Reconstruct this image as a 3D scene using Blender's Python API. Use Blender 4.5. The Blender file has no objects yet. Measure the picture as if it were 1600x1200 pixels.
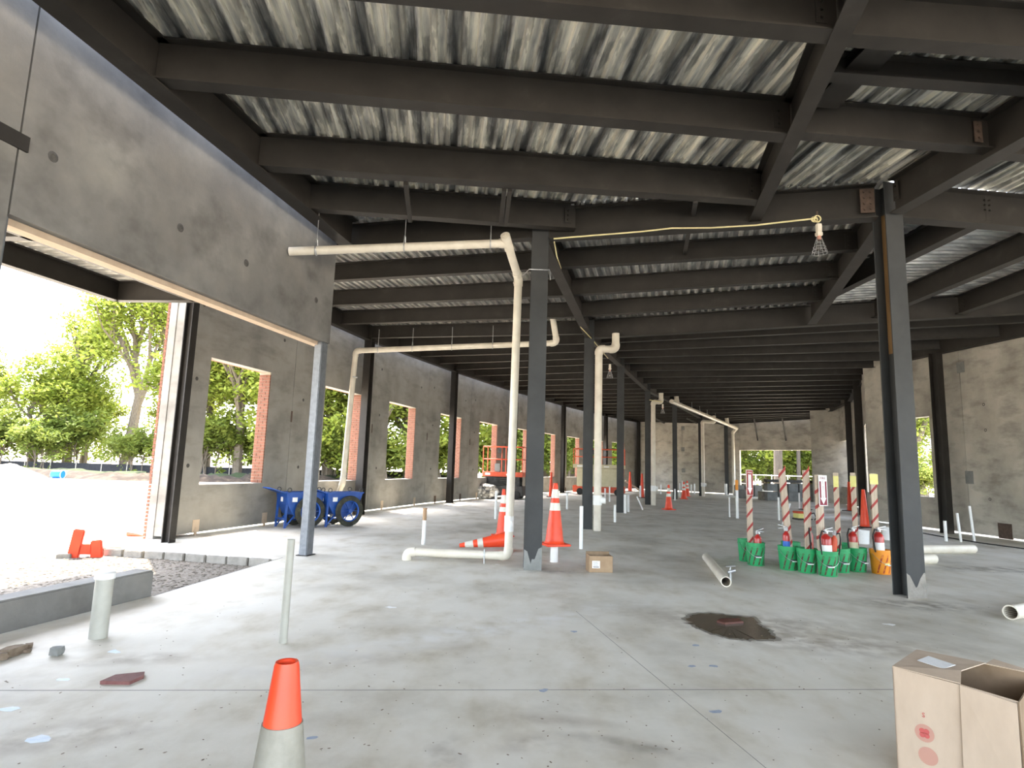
import bpy, bmesh, math, random
from mathutils import Vector, Matrix
random.seed(11)
S = bpy.context.scene
COL = S.collection
# ------------------------------------------------------------------ camera
F_PX, CAM_H = 940.0, 1.5            # focal length in pixels of the 1600x1200 frame, eye height
_up = Vector((1002-800, -6180-600, F_PX)).normalized()
_fw = (Vector((0, 0, 1)) - _up*_up.z).normalized()
_rt = _fw.cross(_up)
if _rt.x < 0: _rt = -_rt
RW = Matrix((_rt, _fw, _up))        # image axes (right, down, forward) -> world
cam_d = bpy.data.cameras.new('camera'); cam = bpy.data.objects.new('camera', cam_d); COL.objects.link(cam)
cam_d.sensor_width = 36.0; cam_d.lens = 36.0*F_PX/1600.0; cam_d.clip_end = 600; cam_d.clip_start = .05
_c0, _c1, _c2 = RW@Vector((1, 0, 0)), RW@Vector((0, -1, 0)), RW@Vector((0, 0, -1))
cam.matrix_world = Matrix(((_c0.x, _c1.x, _c2.x, 0), (_c0.y, _c1.y, _c2.y, 0), (_c0.z, _c1.z, _c2.z, CAM_H), (0, 0, 0, 1)))
S.camera = cam
# ------------------------------------------------------------------ sky, sun, exposure
SUN_TO = Vector((-.56, .83, 0)).normalized()*math.cos(math.radians(60)) + Vector((0, 0, math.sin(math.radians(60))))
wd = bpy.data.worlds.new('sky'); S.world = wd; wd.use_nodes = True
_n = wd.node_tree.nodes; _bg = _n['Background']
_sky = _n.new('ShaderNodeTexSky'); _sky.sky_type = 'NISHITA'; _sky.sun_disc = False
_sky.sun_elevation = math.radians(60); _sky.sun_rotation = math.atan2(SUN_TO.x, SUN_TO.y)
_sky.air_density = 1.0; _sky.dust_density = 2.0; _sky.ozone_density = 1.0
_hs = _n.new('ShaderNodeHueSaturation'); _hs.inputs['Saturation'].default_value = .55      # thin summer haze
wd.node_tree.links.new(_sky.outputs[0], _hs.inputs['Color']); wd.node_tree.links.new(_hs.outputs[0], _bg.inputs[0]); _bg.inputs[1].default_value = .30
sun_d = bpy.data.lights.new('sun', 'SUN'); sun_d.energy = 3.6; sun_d.angle = math.radians(.6); sun_d.color = (1, .90, .74)
sun = bpy.data.objects.new('sun', sun_d); COL.objects.link(sun); sun.location = (-20, -20, 40)
sun.rotation_euler = SUN_TO.to_track_quat('Z', 'Y').to_euler()
S.view_settings.view_transform = 'Standard'; S.view_settings.look = 'None'
S.view_settings.exposure = 3.0; S.view_settings.gamma = 1.0; S.view_settings.use_curve_mapping = False
S.cycles.max_bounces = 7; S.cycles.diffuse_bounces = 5; S.cycles.glossy_bounces = 3; S.cycles.transparent_max_bounces = 8
S.cycles.sample_clamp_indirect = 6.0; S.cycles.caustics_reflective = False; S.cycles.caustics_refractive = False

# ------------------------------------------------------------------ measuring helpers (camera ray -> place in the building)
def ray(x, y): return RW@Vector((x-800, y-600, F_PX))
def fl(x, y, z=0.0):                # where the ray meets the height z
    r = ray(x, y); t = (z-CAM_H)/r.z; return Vector((r.x*t, r.y*t, z))
def atY(x, y, Y):                   # where the ray meets the distance Y
    r = ray(x, y); t = Y/r.y; return Vector((r.x*t, Y, CAM_H+r.z*t))
def onplane(x, y, A, B):            # where the ray meets the vertical plane through A, B
    nx, ny = -(B[1]-A[1]), B[0]-A[0]; r = ray(x, y); t = (nx*A[0]+ny*A[1])/(nx*r.x+ny*r.y)
    return Vector((r.x*t, r.y*t, CAM_H+r.z*t))

# ------------------------------------------------------------------ mesh helpers
class MB:
    def __init__(s): s.v = []; s.f = []
    def add(s, vs, fs):
        o = len(s.v); s.v += [Vector(v) for v in vs]; s.f += [tuple(i+o for i in f) for f in fs]; return s
    def box(s, x0, x1, y0, y1, z0, z1, M=None):
        vs = [Vector((x, y, z)) for z in (z0, z1) for y in (y0, y1) for x in (x0, x1)]
        if M: vs = [M@v for v in vs]
        return s.add(vs, [(0, 2, 3, 1), (4, 5, 7, 6), (0, 1, 5, 4), (2, 6, 7, 3), (0, 4, 6, 2), (1, 3, 7, 5)])
    def cbox(s, c, sx, sy, sz, M=None):
        T = Matrix.Translation(c) @ (M.to_4x4() if M else Matrix.Identity(4))
        return s.box(-sx/2, sx/2, -sy/2, sy/2, -sz/2, sz/2, T)
    def bevbox(s, x0, x1, y0, y1, z0, z1, b=.01, M=None):
        bm = bmesh.new(); bmesh.ops.create_cube(bm, size=1)
        for v in bm.verts: v.co = Vector(((x0+x1)/2+v.co.x*(x1-x0), (y0+y1)/2+v.co.y*(y1-y0), (z0+z1)/2+v.co.z*(z1-z0)))
        bmesh.ops.bevel(bm, geom=bm.edges[:], offset=b, segments=2, affect='EDGES')
        bm.verts.index_update()
        s.add([(M@v.co if M else v.co.copy()) for v in bm.verts], [tuple(v.index for v in f.verts) for f in bm.faces]); bm.free(); return s
    def prism(s, poly, z0, z1):
        n = len(poly)
        a = sum(poly[i][0]*poly[(i+1) % n][1]-poly[(i+1) % n][0]*poly[i][1] for i in range(n))
        if a < 0: poly = poly[::-1]
        return s.add([(p[0], p[1], z0) for p in poly]+[(p[0], p[1], z1) for p in poly],
                     [tuple(range(n-1, -1, -1)), tuple(range(n, 2*n))]+[(i, (i+1) % n, n+(i+1) % n, n+i) for i in range(n)])
    def sweep(s, p0, p1, prof, side=None, upv=None, caps=True):
        "extrude a 2D profile (side, up) from p0 to p1"
        p0, p1 = Vector(p0), Vector(p1); d = (p1-p0).normalized()
        if side is None: side = Vector((d.y, -d.x, 0)).normalized() if abs(d.z) < .99 else Vector((1, 0, 0))
        u = upv if upv is not None else side.cross(d)
        n = len(prof)
        vs = [p0+side*a+u*b for a, b in prof]+[p1+side*a+u*b for a, b in prof]
        fs = [(i, (i+1) % n, n+(i+1) % n, n+i) for i in range(n)]
        if caps: fs += [tuple(range(n-1, -1, -1)), tuple(range(n, 2*n))]
        return s.add(vs, fs)
    def bar(s, p0, p1, w, h, side=None):
        return s.sweep(p0, p1, [(-w/2, -h/2), (w/2, -h/2), (w/2, h/2), (-w/2, h/2)], side)
    def tube(s, pts, r, seg=12, cap=True):
        pts = [Vector(p) for p in pts]; n = len(pts); rs = r if isinstance(r, (list, tuple)) else [r]*n
        prev = None; o = len(s.v)
        for i, p in enumerate(pts):
            d = ((pts[min(i+1, n-1)]-pts[i]).normalized()+(pts[i]-pts[max(i-1, 0)]).normalized()).normalized()
            if prev is None:
                a = d.orthogonal().normalized()
            else:
                a = (prev-d*prev.dot(d)).normalized()
            prev = a; b = d.cross(a)
            s.v += [p+(a*math.cos(2*math.pi*k/seg)+b*math.sin(2*math.pi*k/seg))*rs[i] for k in range(seg)]
        for i in range(n-1):
            for k in range(seg):
                s.f.append((o+i*seg+k, o+i*seg+(k+1) % seg, o+(i+1)*seg+(k+1) % seg, o+(i+1)*seg+k))
        if cap:
            s.f.append(tuple(o+k for k in range(seg-1, -1, -1))); s.f.append(tuple(o+(n-1)*seg+k for k in range(seg)))
        return s
    def pipe(s, p0, p1, ro, ri, seg=20):
        "a hollow length of pipe"
        p0, p1 = Vector(p0), Vector(p1); d = (p1-p0).normalized(); a = d.orthogonal().normalized(); b = d.cross(a); o = len(s.v)
        for p, r in ((p0, ro), (p1, ro), (p1, ri), (p0, ri)):
            s.v += [p+(a*math.cos(2*math.pi*k/seg)+b*math.sin(2*math.pi*k/seg))*r for k in range(seg)]
        for j in range(4):
            for k in range(seg):
                s.f.append((o+j*seg+k, o+j*seg+(k+1) % seg, o+((j+1) % 4)*seg+(k+1) % seg, o+((j+1) % 4)*seg+k))
        return s
    def lathe(s, prof, seg=24, c=(0, 0, 0), M=None):
        o = len(s.v); c = Vector(c)
        for r, z in prof:
            for k in range(seg):
                v = Vector((r*math.cos(2*math.pi*k/seg), r*math.sin(2*math.pi*k/seg), z))
                s.v.append((M@v if M else v)+c)
        for i in range(len(prof)-1):
            for k in range(seg):
                s.f.append((o+i*seg+k, o+i*seg+(k+1) % seg, o+(i+1)*seg+(k+1) % seg, o+(i+1)*seg+k))
        return s
    def mesh(s, name, smooth=None):
        m = bpy.data.meshes.new(name); m.from_pydata([tuple(v) for v in s.v], [], s.f); m.update()
        if smooth:
            m.polygons.foreach_set('use_smooth', [True]*len(m.polygons)); m.set_sharp_from_angle(angle=math.radians(smooth))
        return m
    def build(s, name, mat, parent=None, loc=None, rotz=0, smooth=None):
        return obj(name, s.mesh(name, smooth), mat, parent, loc, rotz)
def obj(name, mesh, mat, parent=None, loc=None, rotz=0):
    o = bpy.data.objects.new(name, mesh); COL.objects.link(o)
    if mat is not None and not mesh.materials: mesh.materials.append(mat)
    if parent is not None: o.parent = parent
    if loc is not None: o.location = loc
    if rotz: o.rotation_euler.z = rotz
    return o
def tag(o, label, cat, group=None):
    o['label'] = label; o['category'] = cat
    if group: o['group'] = group
    return o
def thing(name, label, cat, loc=(0, 0, 0), rotz=0, group=None):
    o = bpy.data.objects.new(name, None); COL.objects.link(o); o.location = loc; o.rotation_euler.z = rotz
    o.empty_display_size = .1
    return tag(o, label, cat, group)
def struct(name, loc=(0, 0, 0), rotz=0):
    o = bpy.data.objects.new(name, None); COL.objects.link(o); o.location = loc; o.rotation_euler.z = rotz
    o.empty_display_size = .1; o['kind'] = 'structure'; return o
def copy_tree(o, parent=None):
    c = o.copy(); COL.objects.link(c); c.parent = parent
    for ch in list(o.children): copy_tree(ch, c)
    return c

# ------------------------------------------------------------------ materials
MATS = {}
def mat(name, cols, scale=4.0, detail=5, rough=.6, metal=0.0, bump=0.0, bscale=60.0, stretch=(1, 1, 1), coords='world',
        cols2=None, scale2=1.0, fac2=.5, spec=.35, stretch2=None, rvar=0.0):
    m = bpy.data.materials.new(name); m.use_nodes = True; nt = m.node_tree; N = nt.nodes; L = nt.links
    b = N['Principled BSDF']; b.inputs['Roughness'].default_value = rough; b.inputs['Metallic'].default_value = metal
    b.inputs['Specular IOR Level'].default_value = spec
    if coords == 'world':
        src = N.new('ShaderNodeNewGeometry').outputs['Position']
    else:
        src = N.new('ShaderNodeTexCoord').outputs['Object']
    def noise(sc, st, det):
        mp = N.new('ShaderNodeMapping'); mp.inputs['Scale'].default_value = st; L.new(src, mp.inputs['Vector'])
        n = N.new('ShaderNodeTexNoise'); n.inputs['Scale'].default_value = sc; n.inputs['Detail'].default_value = det; n.inputs['Roughness'].default_value = .6
        L.new(mp.outputs[0], n.inputs['Vector']); return n.outputs['Fac']
    def ramp(fac, cs):
        r = N.new('ShaderNodeValToRGB'); e = r.color_ramp.elements
        while len(e) < len(cs): e.new(.5)
        for i, (p, c) in enumerate(cs): e[i].position = p; e[i].color = (*c, 1)
        L.new(fac, r.inputs[0]); return r.outputs[0]
    if len(cols) == 1:
        b.inputs['Base Color'].default_value = (*cols[0], 1); out = None
    else:
        if not isinstance(cols[0][0], (tuple, list)) and len(cols[0]) == 3:
            k = len(cols); cols = [(.3+.4*i/(k-1), c) for i, c in enumerate(cols)]
        f1 = noise(scale, stretch, detail); out = ramp(f1, cols)
        if cols2:
            o2 = ramp(noise(scale2, stretch2 or stretch, 4), cols2)
            mx = N.new('ShaderNodeMix'); mx.data_type = 'RGBA'; mx.blend_type = 'MULTIPLY'; mx.inputs[0].default_value = fac2
            L.new(out, mx.inputs[6]); L.new(o2, mx.inputs[7]); out = mx.outputs[2]
        L.new(out, b.inputs['Base Color'])
        if rvar:
            mr = N.new('ShaderNodeMapRange'); mr.inputs[3].default_value = rough-rvar; mr.inputs[4].default_value = rough+rvar
            L.new(f1, mr.inputs[0]); L.new(mr.outputs[0], b.inputs['Roughness'])
    if bump:
        bp = N.new('ShaderNodeBump'); bp.inputs['Strength'].default_value = bump; bp.inputs['Distance'].default_value = .02
        L.new(noise(bscale, (1, 1, 1), 4), bp.inputs['Height']); L.new(bp.outputs[0], b.inputs['Normal'])
    MATS[name] = m; return m
W_ = (1, 1, 1)
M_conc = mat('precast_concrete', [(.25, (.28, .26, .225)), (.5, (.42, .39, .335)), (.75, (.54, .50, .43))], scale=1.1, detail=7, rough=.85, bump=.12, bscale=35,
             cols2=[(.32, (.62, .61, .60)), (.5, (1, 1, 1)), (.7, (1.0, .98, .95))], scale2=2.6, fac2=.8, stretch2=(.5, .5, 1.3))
M_conc_d = mat('dark_concrete', [(.25, (.125, .12, .112)), (.5, (.185, .178, .165)), (.75, (.26, .25, .23))], scale=1.0, detail=7, rough=.85, bump=.12, bscale=35,
               cols2=[(.30, (.60, .59, .58)), (.5, (1, 1, 1)), (.72, (1.15, 1.12, 1.08))], scale2=1.7, fac2=.85, stretch2=(.8, .8, 1.0))  # darker and greyer than the other wall concrete
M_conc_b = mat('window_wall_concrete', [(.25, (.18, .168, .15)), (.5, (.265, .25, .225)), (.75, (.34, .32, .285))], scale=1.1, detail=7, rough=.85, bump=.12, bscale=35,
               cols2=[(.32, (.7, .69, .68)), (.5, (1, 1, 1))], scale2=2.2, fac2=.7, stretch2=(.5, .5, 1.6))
M_floor = mat('slab_concrete', [(.33, (.48, .45, .385)), (.48, (.64, .61, .535)), (.66, (.73, .70, .63))], scale=.55, detail=9, rough=.62, bump=.08, bscale=25, spec=.3,
              cols2=[(.30, (.74, .70, .62)), (.42, (.90, .88, .84)), (.56, (1, 1, 1))], scale2=2.4, fac2=.85, stretch2=(1, .6, 1), rvar=.1)
def stain_and_shade(m, spots):
    "worn and dirty areas of the slab, and shadows painted at column feet: (x, y, half length, half width, turn, colour, strength)"
    nt = m.node_tree; N = nt.nodes; L = nt.links; b = N['Principled BSDF']; src = N.new('ShaderNodeNewGeometry').outputs['Position']
    nz = N.new('ShaderNodeTexNoise'); nz.inputs['Scale'].default_value = 5; nz.inputs['Detail'].default_value = 8; L.new(src, nz.inputs['Vector'])
    out = b.inputs['Base Color'].links[0].from_socket
    for x, y, a, w, t, c, s in spots:
        mp = N.new('ShaderNodeMapping'); mp.vector_type = 'TEXTURE'; mp.inputs['Location'].default_value = (x, y, 0); mp.inputs['Rotation'].default_value = (0, 0, t); mp.inputs['Scale'].default_value = (a, w, 1); L.new(src, mp.inputs['Vector'])
        ln = N.new('ShaderNodeVectorMath'); ln.operation = 'LENGTH'; L.new(mp.outputs[0], ln.inputs[0])
        mr = N.new('ShaderNodeMapRange'); mr.inputs[1].default_value = 1.0; mr.inputs[2].default_value = .2; mr.inputs[3].default_value = 0; mr.inputs[4].default_value = 1; L.new(ln.outputs['Value'], mr.inputs[0])
        rr = N.new('ShaderNodeMapRange'); rr.inputs[1].default_value = .36; rr.inputs[2].default_value = .62; L.new(nz.outputs['Fac'], rr.inputs[0])
        mu = N.new('ShaderNodeMath'); mu.operation = 'MULTIPLY'; L.new(mr.outputs[0], mu.inputs[0]); L.new(rr.outputs[0], mu.inputs[1])
        m2 = N.new('ShaderNodeMath'); m2.operation = 'MULTIPLY'; L.new(mu.outputs[0], m2.inputs[0]); m2.inputs[1].default_value = s
        mx = N.new('ShaderNodeMix'); mx.data_type = 'RGBA'; L.new(m2.outputs[0], mx.inputs[0]); L.new(out, mx.inputs[6]); mx.inputs[7].default_value = (*c, 1); out = mx.outputs[2]
    L.new(out, b.inputs['Base Color'])
def _spot(px, py, a, w, t, c, s): q = ray(px, py); k = -CAM_H/q.z; return (q.x*k, q.y*k, a, w, t, c, s)
BR = (.24, .19, .135); DB = (.15, .125, .095); PALE = (.72, .71, .68)
stain_and_shade(M_floor, [_spot(1170, 975, 1.5, .75, -.2, BR, .75), _spot(1330, 1010, 1.6, .5, -.1, BR, .6), _spot(1430, 945, 1.0, .45, -.1, DB, .8), _spot(1560, 890, 1.8, .5, .05, DB, .75), _spot(830, 1160, .28, .16, .3, BR, .5), _spot(990, 1165, .5, .10, -.35, DB, .55),  # the dark spot at the right column's foot paints its shadow
                _spot(860, 1125, .5, .12, -.1, BR, .45), _spot(700, 1180, .15, .3, .1, DB, .5), _spot(100, 1150, .6, .25, .4, BR, .7), _spot(200, 1030, .7, .2, .2, BR, .6), _spot(560, 1030, 1.2, .3, .5, BR, .35), _spot(780, 980, 3.0, .35, .65, PALE, .7), _spot(860, 893, .8, .25, 0, DB, .6),  # the dark spot at the middle column's foot paints its shadow
                _spot(1190, 845, 1.6, .3, .05, BR, .6), _spot(1250, 880, 2.5, 1.0, 0, BR, .45), _spot(700, 830, 1.5, .4, .1, BR, .4)])
M_edge = mat('slab_edge_concrete', [(.3, (.19, .175, .15)), (.7, (.31, .285, .25))], scale=6, rough=.9, bump=.3, bscale=30)
M_steel = mat('primed_steel', [(.3, (.016, .0135, .011)), (.6, (.025, .0215, .018)), (.8, (.042, .037, .032))], scale=3.0, detail=6, rough=.62, bump=.03, bscale=80, spec=.35)
M_column = mat('blue_grey_primed_steel', [(.3, (.026, .028, .029)), (.7, (.042, .044, .045))], scale=2.2, detail=6, rough=.6, spec=.35,
               cols2=[(.35, (.8, .74, .66)), (.6, (1, 1, 1))], scale2=.8, fac2=.5)
M_galv = mat('galvanised_steel', [(.3, (.11, .12, .132)), (.7, (.17, .182, .2))], scale=14, rough=.5, metal=.2, spec=.5)
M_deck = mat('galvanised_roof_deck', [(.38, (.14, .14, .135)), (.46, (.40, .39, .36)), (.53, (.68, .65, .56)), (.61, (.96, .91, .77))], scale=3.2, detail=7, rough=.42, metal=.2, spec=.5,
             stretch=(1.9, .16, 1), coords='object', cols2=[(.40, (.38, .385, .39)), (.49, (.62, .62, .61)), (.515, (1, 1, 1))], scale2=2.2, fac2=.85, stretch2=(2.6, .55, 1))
M_deck2 = mat('dull_roof_deck', [(.36, (.24, .238, .23)), (.5, (.46, .455, .43)), (.64, (.74, .72, .66))], scale=3.0, detail=5, rough=.42, metal=.4, spec=.5, stretch=(3, .4, 1), coords='object')
M_brick = mat('red_brick', [(.3, (.15, .060, .036)), (.7, (.235, .10, .064))], scale=9, rough=.85, bump=.2, bscale=60)
M_mortar = mat('mortar', [(.3, (.30, .26, .21)), (.7, (.38, .34, .28))], scale=20, rough=.9)
M_pvc = mat('white_pvc', [(.35, (.57, .52, .43)), (.65, (.69, .64, .54))], scale=3, rough=.38, spec=.45)
M_pvc_w = mat('clean_white_pvc', [(.3, (.74, .74, .72)), (.7, (.82, .82, .80))], scale=3, rough=.35, spec=.45)
M_pvc_in = mat('pvc_bore', [(.3, (.20, .17, .13)), (.7, (.30, .26, .20))], scale=8, rough=.8)
M_rod = mat('hanger_metal', [(.3, (.32, .33, .34)), (.7, (.5, .5, .5))], scale=20, rough=.4, metal=.7)
M_dark = mat('black_rubber', [(.3, (.018, .018, .018)), (.7, (.035, .034, .032))], scale=10, rough=.75)
M_rust = mat('rusty_plate', [(.3, (.06, .04, .03)), (.7, (.11, .075, .055))], scale=14, rough=.8)
M_sand = mat('pale_sand_ground', [(.3, (.52, .46, .37)), (.7, (.64, .58, .48))], scale=.8, rough=.95, bump=.3, bscale=8)
M_gravel = mat('gravel', [(.30, (.07, .058, .046)), (.5, (.15, .13, .105)), (.7, (.25, .225, .19))], scale=28, detail=3, rough=.95, bump=.9, bscale=30)
M_orange = mat('orange_cone_plastic', [(.3, (.70, .052, .014)), (.7, (.78, .07, .02))], scale=6, rough=.42, spec=.45)
M_refl = mat('reflective_collar', [(.3, (.58, .56, .48)), (.7, (.68, .66, .58))], scale=25, rough=.35, spec=.6)
M_card = mat('cardboard', [(.3, (.44, .34, .25)), (.7, (.52, .41, .31))], scale=7, rough=.85, stretch=(1, 1, .4))
M_card2 = mat('brown_cardboard', [(.3, (.30, .20, .12)), (.7, (.37, .26, .16))], scale=7, rough=.85)
M_cardshade = mat('shaded_cardboard_inside', [(.3, (.20, .135, .08)), (.7, (.27, .19, .12))], scale=7, rough=.9)  # darker cardboard copy: shade inside the boxes put into the colour
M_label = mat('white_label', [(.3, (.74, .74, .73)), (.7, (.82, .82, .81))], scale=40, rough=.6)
M_ink = mat('dark_ink', [(.05, .05, .055)], rough=.7)
M_redink = mat('red_ink', [(.48, .10, .09)], rough=.8)
M_paleink = mat('pale_red_ink', [(.46, .25, .19)], rough=.85)
M_wood = mat('weathered_lumber', [(.3, (.40, .32, .24)), (.7, (.54, .45, .36))], scale=9, rough=.8, stretch=(4, 4, .5))
M_redtape = mat('red_paint_stripe', [(.3, (.25, .025, .022)), (.7, (.34, .04, .034))], scale=12, rough=.6)
M_green = mat('green_bucket_plastic', [(.3, (.015, .25, .085)), (.7, (.03, .34, .12))], scale=5, rough=.42, spec=.45)
M_browntape = mat('brown_stripe', [(.3, (.06, .035, .02)), (.7, (.10, .06, .035))], scale=10, rough=.6)
M_orangeb = mat('orange_bucket_plastic', [(.3, (.72, .23, .02)), (.7, (.82, .33, .03))], scale=4, rough=.42)
M_ext = mat('red_extinguisher', [(.3, (.36, .018, .015)), (.7, (.45, .03, .022))], scale=5, rough=.28, spec=.55)
M_yellow = mat('yellow_tag', [(.3, (.66, .62, .20)), (.7, (.75, .70, .28))], scale=18, rough=.6)
M_blue = mat('blue_cart_paint', [(.3, (.008, .05, .24)), (.7, (.016, .08, .33))], scale=5, rough=.42, spec=.45)
M_tire = mat('muddy_tyre', [(.35, (.022, .022, .02)), (.6, (.05, .05, .035)), (.75, (.14, .14, .07))], scale=9, rough=.85)
M_liftred = mat('orange_red_lift_paint', [(.3, (.50, .07, .03)), (.7, (.60, .10, .045))], scale=6, rough=.45)
M_liftblk = mat('black_machinery', [(.3, (.03, .03, .03)), (.7, (.07, .07, .065))], scale=8, rough=.6)
M_cream = mat('cream_machine_paint', [(.3, (.50, .46, .30)), (.7, (.60, .55, .38))], scale=5, rough=.5)
M_soil = mat('brown_soil', [(.3, (.014, .009, .006)), (.5, (.032, .021, .013)), (.7, (.085, .06, .04))], scale=1.6, detail=8, rough=.95, bump=.6, bscale=6)
M_rock = mat('brown_rock', [(.3, (.13, .095, .065)), (.7, (.26, .20, .145))], scale=14, rough=.95, bump=.4, bscale=40)
M_grass = mat('grass', [(.3, (.014, .024, .006)), (.7, (.03, .043, .011))], scale=3, rough=.9, bump=.5, bscale=20)
M_silt = mat('black_silt_fabric', [(.3, (.018, .018, .02)), (.7, (.032, .032, .035))], scale=6, rough=.85)
M_stake = mat('pale_stake', [(.5, .46, .38)], rough=.8)
M_bark = mat('bark', [(.3, (.11, .085, .062)), (.7, (.20, .165, .125))], scale=6, rough=.95, bump=.5, bscale=20, stretch=(3, 3, .6))
M_palebark = mat('pale_bark', [(.3, (.045, .038, .032)), (.7, (.075, .065, .055))], scale=4, rough=.95, stretch=(3, 3, .5))
M_wet = mat('wet_concrete', [(.3, (.06, .048, .033)), (.7, (.15, .12, .085))], scale=9, rough=.25, spec=.5)
M_damp = mat('damp_concrete', [(.3, (.20, .18, .145)), (.7, (.27, .245, .205))], scale=4, rough=.5)
M_block = mat('grey_block', [(.3, (.17, .175, .165)), (.7, (.26, .26, .245))], scale=4, rough=.9)
M_cord = mat('yellow_cord', [(.3, (.62, .54, .28)), (.7, (.72, .64, .36))], scale=10, rough=.5)
M_bluepaint = mat('blue_survey_paint', [(.3, (.26, .31, .42)), (.7, (.38, .41, .48))], scale=30, rough=.8)
M_sunfleck = mat('painted_sun_fleck', [(.3, (.62, .74, .88)), (.7, (.78, .86, .93))], scale=20, rough=.6)  # flat colour for the sun flecks on the slab
def leafmat(name, c1, c2):
    m = mat(name, [(.3, c1), (.7, c2)], scale=.9, detail=3, rough=.6, spec=.2)
    nt = m.node_tree; N = nt.nodes; b = N['Principled BSDF']; col = b.inputs['Base Color'].links[0].from_socket
    t = N.new('ShaderNodeBsdfTranslucent'); nt.links.new(col, t.inputs[0]); mx = N.new('ShaderNodeMixShader'); mx.inputs[0].default_value = .45
    nt.links.new(b.outputs[0], mx.inputs[1]); nt.links.new(t.outputs[0], mx.inputs[2]); nt.links.new(mx.outputs[0], N['Material Output'].inputs[0]); return m
M_leaf = leafmat('bright_leaves', (.17, .23, .03), (.30, .33, .06))
M_leaf2 = leafmat('dark_leaves', (.13, .18, .035), (.23, .26, .05))
def glassmat():
    m = bpy.data.materials.new('bulb_glass'); m.use_nodes = True; b = m.node_tree.nodes['Principled BSDF']
    b.inputs['Base Color'].default_value = (.9, .9, .88, 1); b.inputs['Roughness'].default_value = .05; b.inputs['Transmission Weight'].default_value = .95; b.inputs['IOR'].default_value = 1.1
    return m
M_glass = glassmat()

# ================================================================== THE SETTING
# plan of the building (metres; camera at 0,0): curved wing, valley line of columns in its middle
VAL = [(.40, 9.25), (2.03, 15.75), (4.05, 22.2), (6.38, 28.0), (9.35, 34.3), (12.7, 40.3), (16.1, 45.0)]
VZ = [5.62, 5.46, 5.84, 5.71, 5.84, 5.62, 5.55]              # top of steel over the valley (low at the roof drains)
LFT = [(-6.08, 10.95), (-4.34, 17.9), (-2.4, 24.9), (.21, 31.7), (3.4, 38.8), (7.2, 45.5), (10.7, 50.4)]
LZ = [5.62, 5.62, 5.84, 5.92, 6.0, 6.0, 5.98]
RGT = [(5.2, 8.05), (13.7, 12.1), (12.42, 19.3), (14.5, 24.9), (17.2, 30.4), (19.0, 36.4), (20.3, 40.6)]
RZ = [5.62, 5.74, 5.70, 5.72, 5.78, 5.72, 5.7]
JNT = [(-6.32, 11.32), (-5.436, 14.892), (-4.379, 19.018), (-3.223, 23.326), (-1.839, 27.448), (-.263, 31.395), (1.423, 35.351), (3.263, 39.236), (5.321, 43.011), (7.53, 46.582), (10.64, 50.787)]
def v3(p, z): return Vector((p[0], p[1], z))
def lerp(a, b, t): return a+(b-a)*t
# ---- plane A (nearer left wall, with the wide opening): inner face
A_DIR = Vector((.2157, .9765, 0)); A_OUT = Vector((-.9765, .2157, 0)); A_P = Vector((-3.17, 9.97, 0))
def onA(y): return Vector((A_P.x+(y-A_P.y)*A_DIR.x/A_DIR.y, y, 0))

# ---- ground outside and slab
g = MB()
g.add([(-160, -80, -.22), (160, -80, -.22), (160, 220, -.22), (-160, 220, -.22)], [(0, 1, 2, 3)])
o = g.build('ground', M_sand); o['kind'] = 'structure'
slab = struct('floor')
edge = [(-4.95, 2.0), (-3.84, 6.85), (-3.50, 9.62), (-4.6, 9.92), (-6.98, 10.42), (-6.70, 11.2), (-5.75, 14.95), (-4.7, 19.1), (-3.52, 23.4), (-2.13, 27.55), (-.54, 31.52), (1.15, 35.48), (2.99, 39.38), (5.05, 43.17), (7.28, 46.78),
        (10.55, 51.2), (21.2, 40.4), (19.5, 36.3), (17.6, 30.1), (14.8, 24.6), (12.75, 19.2), (14.0, 12.2), (16.4, -7.5), (-7.0, -7.5)]
MB().prism(edge, -.22, 0).build('concrete_slab', M_floor, slab)
# gravel strip in the opening, saw cuts, marks
gp = [(-3.5, 9.62), (-3.84, 6.85), (-4.5, 4.0), (-7.2, 4.0), (-9.5, 9.0), (-6.98, 10.42), (-4.6, 9.92)]
gr = MB()
def inpoly(x, y):
    c = False; n = len(gp); j = n-1
    for i in range(n):
        if (gp[i][1] > y) != (gp[j][1] > y) and x < (gp[j][0]-gp[i][0])*(y-gp[i][1])/(gp[j][1]-gp[i][1])+gp[i][0]: c = not c
        j = i
    return c
gr.prism(gp, -.218, -.13)
o = gr.build('gravel_bed', M_gravel); o['kind'] = 'structure'
st = MB(); rnd = random.Random(3)
ico = [(math.cos(a)*.9*c, math.sin(a)*.9*c, z) for z, c in ((-.5, .6), (.3, 1)) for a in [k*math.pi*2/5+z for k in range(5)]]+[(0, 0, .8)]
icof = [(k, (k+1) % 5, 5+(k+1) % 5, 5+k) for k in range(5)]+[(5+k, 5+(k+1) % 5, 10) for k in range(5)]
for _ in range(2600):
    x, y = rnd.uniform(-7.4, -3.5), rnd.uniform(4.2, 10.2)
    if not inpoly(x, y): continue
    r = rnd.uniform(.012, .036); a = rnd.uniform(0, 6.28)
    st.add([(x+r*(p[0]*math.cos(a)-p[1]*math.sin(a)), y+r*(p[0]*math.sin(a)+p[1]*math.cos(a)), -.13+r*.5*p[2]) for p in ico], icof)
o = st.build('gravel_stones', M_gravel); o['kind'] = 'stuff'; tag(o, 'loose tan gravel filling the strip outside the wide left opening', 'gravel')
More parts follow.
